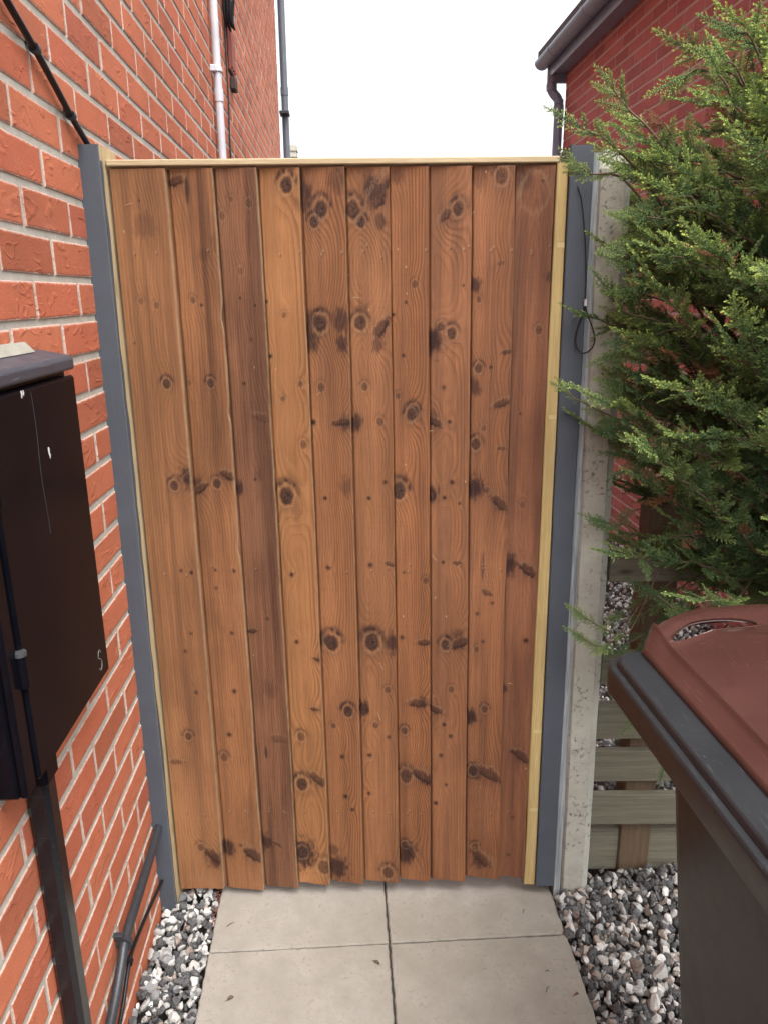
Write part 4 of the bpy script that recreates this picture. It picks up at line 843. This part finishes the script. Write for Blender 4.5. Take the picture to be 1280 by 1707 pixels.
for _ in range(4):                                              # pull the cells round the slot on to its outline
    near = (FH > .72) & (FH < 1.28); k_ = np.where(near, FH ** -.47, 1.0)
    V[..., 0] += (k_ - 1) * sx * .082; V[..., 1] -= (k_ - 1) * sf_ * .0135
    sx, sf_ = sx * k_, sf_ * k_; FH = np.where(near, 1.0, FH); break
ins = FH <= 1.0001
keep = ~(ins[:-1, :-1] & ins[1:, :-1] & ins[:-1, 1:] & ins[1:, 1:])
Vb = V.copy(); Vb[..., 2] -= .004
ii = (np.arange(ny - 1)[:, None] * nx + np.arange(nx - 1)[None, :]); q = ii[keep]
Fq = np.stack([q, q + 1, q + nx + 1, q + nx], -1); nvv = nx * ny
Fb = np.stack([q + nvv, q + nx + nvv, q + nx + 1 + nvv, q + 1 + nvv], -1)
skirt = []
per = [(0, k) for k in range(nx)] + [(k, nx - 1) for k in range(1, ny)] + [(ny - 1, k) for k in range(nx - 2, -1, -1)] + [(k, 0) for k in range(ny - 2, 0, -1)]
pv = np.array([V[a, b] for a, b in per]); lowv = pv.copy(); lowv[:, 2] = 1.000
pid = np.array([a * nx + b for a, b in per]); n_ = len(per); base = 2 * nvv; nxt = np.roll(np.arange(n_), -1)
Fs = np.stack([pid, base + np.arange(n_), base + nxt, pid[nxt]], -1)
# walls of the slot
sl = []
hk = np.pad(keep, 1, constant_values=True)
for a in range(ny - 1):
    for b in range(nx - 1):
        if keep[a, b]: continue
        for da, db_, e in ((0, -1, (a, b, a + 1, b)), (0, 1, (a + 1, b + 1, a, b + 1)), (-1, 0, (a, b + 1, a, b)), (1, 0, (a + 1, b, a + 1, b + 1))):
            if hk[a + 1 + da, b + 1 + db_]:
                p0, p1 = e[0] * nx + e[1], e[2] * nx + e[3]; sl.append([p0, p1, p1 + nvv, p0 + nvv])
VV = np.concatenate([V.reshape(-1, 3), Vb.reshape(-1, 3), lowv]); VV = np.array(xf(VV, MBN))
lid = np_obj('lid', VV, np.concatenate([Fq, Fb, Fs, np.array(sl)]), LIDM, bn, None, True)
# hinge handles and wheels at the near end
mb = MB(); tube(mb, [(.06, -.755, .985), (.525, -.755, .985)], .014, 14, MBN)
for x_ in (.10, .29, .48): box(mb, x_ - .02, x_ + .02, -.765, -.725, .95, 1.0, .004, MBN)
mb.build('handle_bar', BINB, bn)
mb = MB(); tube(mb, [(.05, -.665, .10), (.535, -.665, .10)], .010, 12, MBN); mb.build('axle', STEEL, bn)
TYRE = mat_plastic('tyre_rubber', (0.015, 0.015, 0.016), 0.7, amt=.2)
for x_ in (.055, .53):
    mb = MB(); tube(mb, [(x_ - .024, -.665, .10), (x_ - .018, -.665, .10), (x_ + .018, -.665, .10), (x_ + .024, -.665, .10)], [.09, .1, .1, .09], 32, MBN)
    wh = mb.build('wheel', TYRE, bn); mb = MB(); tube(mb, [(x_ - .027, -.665, .10), (x_ + .027, -.665, .10)], .055, 24, MBN); mb.build('hub', BINB, wh)
# ------------------------------------------------------------------ conifer bush
def spray_template(r, L=0.13, dens=1.0):
    """flat fan of scale leaves in local XY, stem along +X. returns verts, quads, age per vertex"""
    V, F, A = [], [], []
    def leafq(p, d, s, nrm, ln, wd, age):
        o = len(V); t_ = p + d * ln + s * ln * .42; mid = p + d * ln * .5 + s * ln * .34
        w2 = np.cross(d, s) * wd * .5
        V.extend([p, mid + w2, t_, mid - w2]); F.append([o, o + 1, o + 2, o + 3]); A.extend([age] * 4)
    def twig_(p0, d0, ln, lev, age0, t_main):
        n = max(2, int(ln / .0042)); p = p0.copy(); d = d0.copy(); curve = r.normal(0, .015, 3) + np.array([.004, 0, -.004]) * (lev == 0)
        for k in range(n):
            f = k / n; age = np.clip(age0 + .75 * f ** 2 * (1 if lev else .7), 0, 1)
            up = np.array([0, 0, 1.0]); s = np.cross(up, d); s /= np.linalg.norm(s) + 1e-9; nn = np.cross(d, s)
            ph = (k % 2) * math.pi / 2 + r.normal(0, .25); sz = (1.15 if lev == 0 else .95) * (1 - .25 * f)
            for q in (0, 1):
                a = ph + q * math.pi; leafq(p, d, s * math.cos(a) + nn * math.sin(a), nn, (.0078 if lev else .0072) * sz, .0040 * sz, age)
            if lev < 2:
                step = (2 if lev == 0 else 2)
                if k % step == 0 and (k > 1 or lev) and f < .96:
                    sgn = 1 if (k // step) % 2 else -1
                    a = R(r.normal(44, 7)) * sgn; dd = d * math.cos(a) + s * math.sin(a) + nn * r.normal(0, .16); dd /= np.linalg.norm(dd)
                    l2 = (L * .42 * (1 - f) ** .75 * r.uniform(.65, 1.1)) if lev == 0 else ln * .42 * (1 - f * .8) * r.uniform(.5, 1)
                    if l2 > .005: twig_(p, dd, l2, lev + 1, .10 + .2 * f if lev == 0 else .15, f)
            p = p + d * (ln / n); d = d + curve * .2; d /= np.linalg.norm(d)
    twig_(np.zeros(3), np.array([1., 0, 0]), L, 0, 0.0, 0)
    return np.array(V), np.array(F), np.array(A)
rb = np.random.default_rng(44)
TS = [spray_template(np.random.default_rng(100 + k), L) for k, L in enumerate((.10, .12, .135, .15, .11, .125, .09, .14))]
bush = thing('conifer_bush', 'feathery green conifer bush with bright tips reaching over the concrete post', 'bush', (1.08, -.02, 0))
BO = np.array([1.08, -.02, 0])
SV, SF, SA, SD = [], [], [], []; soff = [0]
def put_spray(p, d, up, size, fresh, dead=0.0, T=None):
    V, F, A = TS[rb.integers(len(TS))] if T is None else TS[T]
    d = d / np.linalg.norm(d); s = np.cross(up, d); s /= np.linalg.norm(s) + 1e-9; n = np.cross(d, s)
    M = np.stack([d, s, n], 0)
    SV.append((V * size) @ M + p - BO); SF.append(F + soff[0]); soff[0] += len(V)
    SA.append(np.clip(A * fresh + rb.normal(0, .05), 0, 1)); SD.append(np.full(len(V), dead))
WOOD = mat_timber('bush_wood', (0.16, 0.11, 0.075), (0.09, 0.06, 0.04), 'x', streak=.8, knots=0)
bw = MB()
XL = lambda z: np.interp(z, [.55, .70, .80, .95, 1.1, 1.25, 1.4, 1.6, 1.75, 1.84, 1.90, 1.98, 2.10, 2.2], [.60, .53, .51, .49, .47, .46, .46, .47, .47, .48, .55, .64, .76, .92])
def limb(z0, az, zt, reach, r0, fresh, dead=0.0, gap=.022, droop=0.0):
    """limb from the trunk line out to the envelope"""
    p0 = np.array([1.10 + rb.normal(0, .02), -.05 + rb.normal(0, .03), z0]); dirv = np.array([math.cos(az), math.sin(az), 0])
    p3 = p0 + dirv * reach + np.array([0, 0, zt - z0]); p1 = p0 + dirv * reach * .35 + np.array([0, 0, (zt - z0) * .15 - .03]); p2 = p0 + dirv * reach * .72 + np.array([0, 0, (zt - z0) * .62 - droop])
    P = np.array(smooth_path([p0, p1, p2, p3], 7)); P += rb.normal(0, .004, P.shape)
    tube(bw, [tuple(q - BO) for q in P], list(np.linspace(r0, .0012, len(P))), 6, smooth=True)
    seg = np.linalg.norm(np.diff(P, axis=0), axis=1); cum = np.r_[0, np.cumsum(seg)]; tot = cum[-1]; s = tot * .22; side = 1
    while s < tot:
        k = min(np.searchsorted(cum, s) - 1, len(P) - 2); p = P[k] + (P[k + 1] - P[k]) * ((s - cum[k]) / seg[k]); t_ = (P[k + 1] - P[k]) / seg[k]
        f = s / tot; sd = np.cross([0, 0, 1], t_); sd /= np.linalg.norm(sd)
        for q in range(2):
            a = R(rb.normal(48, 14)) * side; el = rb.normal(.25, .42)
            d = t_ * math.cos(a) + sd * math.sin(a) + np.array([0, 0, el]); up = np.array([rb.normal(0, .5), rb.normal(0, .5), 1.0])
            sz = rb.uniform(.5, .92) * (1.05 - .35 * f)
            fr = fresh * (.25 + .75 * f ** 2) * rb.uniform(.3, 1.25)
            put_spray(p, d, up, sz, fr, 1.0 if rb.random() < dead + .012 + .07 * (1 - f) else 0.0); side = -side
        s += gap * rb.uniform(.7, 1.3)
    d = P[-1] - P[-3]; put_spray(P[-1], d, np.array([rb.normal(0, .3), rb.normal(0, .3), 1]), rb.uniform(.75, 1.0), fresh)
# limbs aimed all round the side that shows, shell by shell
for z_t in np.arange(.98, 2.14, .044):
    xl = XL(z_t)
    for az in (100, 122, 143, 160, 176, 192, 208, 226, 248, 272):
        if rb.random() < .12: continue
        a = R(az + rb.normal(0, 6)); full = (1.10 - xl) - .035
        reach = full * (1.0 if 150 < az < 215 else .92 if 120 < az < 235 else .75) * (rb.uniform(.86, 1.04) if z_t > 1.3 else rb.uniform(.74, 1.02))
        if z_t < 1.32 and rb.random() < .52: continue
        zt = z_t + rb.normal(0, .025); z0 = max(.25, zt - reach * rb.uniform(.1, .55))
        fresh = .58 + .62 * max(0, (z_t - .9) / 1.1)
        limb(z0, a, zt, reach, rb.uniform(.004, .009), fresh)
# single long sprays seen on the outline
def arm(pts, r0, fresh, n, sz=.8, dead=0):
    P = np.array(smooth_path([np.array(p, float) for p in pts], 6)); tube(bw, [tuple(q - BO) for q in P], list(np.linspace(r0, .001, len(P))), 6)
    for k in np.linspace(len(P) * .35, len(P) - 2, n).astype(int):
        t_ = P[k + 1] - P[k]; t_ /= np.linalg.norm(t_); sd = np.cross([0, .25, 1], t_); sd /= np.linalg.norm(sd); sg = 1 if rb.random() < .5 else -1
        a = R(rb.normal(38, 8)) * sg; put_spray(P[k], t_ * math.cos(a) + sd * math.sin(a), np.array([rb.normal(0, .3), -1.0, .4]), sz * rb.uniform(.6, 1), fresh * rb.uniform(.7, 1.1), dead)
    put_spray(P[-1], P[-1] - P[-2], np.array([0, -1., .5]), sz, fresh, dead)

for pts, r0, fr, n_, sz, dd in (
    ([(.62, -.02, 1.70), (.505, -.11, 1.795), (.431, -.12, 1.854), (.385, -.12, 1.876)], .003, 1.0, 9, .62, 0),
    ([(.66, -.05, 1.70), (.535, -.12, 1.848), (.467, -.12, 1.91), (.435, -.12, 1.945)], .003, 1.0, 8, .62, 0),
    ([(.74, -.04, 1.80), (.655, -.12, 1.94), (.60, -.12, 1.975), (.572, -.12, 1.964)], .003, .9, 7, .6, 0),
    ([(.80, -.05, 1.90), (.69, -.12, 2.02), (.665, -.12, 2.035)], .003, .8, 5, .6, 0),
    ([(.78, -.05, 1.85), (.67, -.12, 1.969), (.64, -.12, 1.988)], .003, 1.0, 5, .6, 0),
    ([(.60, -.04, 1.68), (.471, -.12, 1.784), (.406, -.12, 1.796), (.378, -.12, 1.815)], .003, 1.0, 8, .55, 0),
    ([(.58, -.02, 1.28), (.47, -.11, 1.329), (.404, -.12, 1.361), (.385, -.12, 1.378)], .002, .6, 5, .45, 0),
    ([(.64, -.05, 1.10), (.551, -.12, 1.118), (.514, -.12, 1.085), (.485, -.12, 1.09)], .002, .35, 6, .55, 0),
    ([(.62, -.05, .90), (.535, -.12, .82), (.495, -.12, .79), (.45, -.12, .815)], .002, .75, 6, .55, 0),
    ([(.64, -.05, .95), (.56, -.11, .82), (.506, -.12, .833), (.455, -.12, .864)], .002, .6, 6, .5, 0),
    ([(.66, -.03, 1.46), (.579, -.11, 1.512), (.491, -.12, 1.537), (.46, -.12, 1.57)], .003, .9, 7, .6, 0),
    ([(.74, -.08, 1.55), (.618, -.16, 1.605), (.58, -.17, 1.62)], .003, 1.0, 5, .6, 0),
    ([(.72, -.06, .76), (.66, -.10, .70), (.60, -.12, .62)], .002, .3, 6, .5, 0),
    ([(.78, -.06, .70), (.70, -.10, .58), (.672, -.12, .47)], .002, .3, 6, .5, 0),
    ([(1.05, -.02, 1.05), (.825, -.14, 1.20), (.74, -.15, 1.09), (.62, -.14, 1.06)], .007, .5, 7, .6, 0),
    ([(.90, -.05, 1.36), (.761, -.17, 1.32), (.69, -.18, 1.37), (.665, -.18, 1.395)], .004, .3, 8, .5, 1),
    ([(.86, -.02, 1.66), (.70, -.10, 1.86), (.66, -.10, 1.90)], .003, .5, 4, .45, 1),
    ([(.70, -.02, 1.70), (.56, -.10, 1.87), (.535, -.10, 1.885)], .003, .5, 4, .4, 1),
    ([(.85, -.10, .98), (.76, -.18, .93), (.66, -.17, .90), (.60, -.15, .93)], .003, .4, 8, .6, 0),
    ([(.95, -.10, 1.0), (.86, -.18, .95), (.78, -.19, .92)], .003, .4, 7, .6, 0)):
    arm(pts, r0, fr, n_, sz, dd)

for z_ in np.linspace(1.24, 1.84, 30):
    q = rb.uniform(0, 1); xe = .485 + .05 * q + rb.normal(0, .012); ye = -.10 - .05 * rb.random()
    arm([(.70, -.03, z_ - .06), (xe + .09, ye + .03, z_ - .015 + rb.normal(0, .02)), (xe, ye, z_ + rb.normal(0, .03))], .003, (.35 + .5 * (z_ - 1.1)) * rb.uniform(.5, 1.2), 6, .62)
for _ in range(12):
    x_, z_ = rb.uniform(.55, .70), rb.uniform(.66, .86)
    arm([(x_ + .16, -.03, z_ + .10), (x_ + .08, -.055, z_ + .05 + rb.normal(0, .02)), (x_, -.07, z_)], .0022, .35 * rb.uniform(.4, 1.3), 6, .5)
# trunk
tube(bw, [tuple(np.array(p) - BO) for p in smooth_path([(1.08, -.02, -.06), (1.09, -.01, .5), (1.10, 0, 1.1), (1.11, .0, 1.7), (1.10, .0, 2.1)])], list(np.linspace(.035, .004, 25)), 9)
bw.build('branches', WOOD, bush)
FM = NT('conifer_scales')
_a = FM.attr('age'); _d = FM.attr('dead'); _n = FM.noise(9, 3, 0.6); _v = FM.noise(55, 2, .6)
_old = FM.mix(FM.ramp(_n, [(.35, 0), (.68, 1)]), (0.075, 0.135, 0.060), (0.175, 0.245, 0.085))
_new = FM.mix(_v, (0.40, 0.56, 0.11), (0.58, 0.66, 0.19))
_c = FM.mix(FM.ramp(_a, [(0.12, 0.0), (0.45, 0.45), (0.85, 1.0)]), _old, _new)
_c = FM.mix(_d, _c, FM.mix(_v, (0.20, 0.085, 0.04), (0.30, 0.16, 0.08)))
FM.done(_c, 0.55, spec=0.3)
_tr = FM.n('ShaderNodeBsdfTranslucent'); FM.put(_tr.inputs['Color'], _c); _ms = FM.n('ShaderNodeMixShader'); _ms.inputs[0].default_value = .22
FM.t.links.new(FM.b.outputs[0], _ms.inputs[1]); FM.t.links.new(_tr.outputs[0], _ms.inputs[2]); FM.t.links.new(_ms.outputs[0], FM.t.nodes['Material Output'].inputs['Surface'])
np_obj('foliage', np.concatenate(SV), np.concatenate(SF), FM.mat, bush, {'age': np.concatenate(SA), 'dead': np.concatenate(SD)}, False)
print('foliage quads', sum(len(f) for f in SF), 'sprays', len(SF))
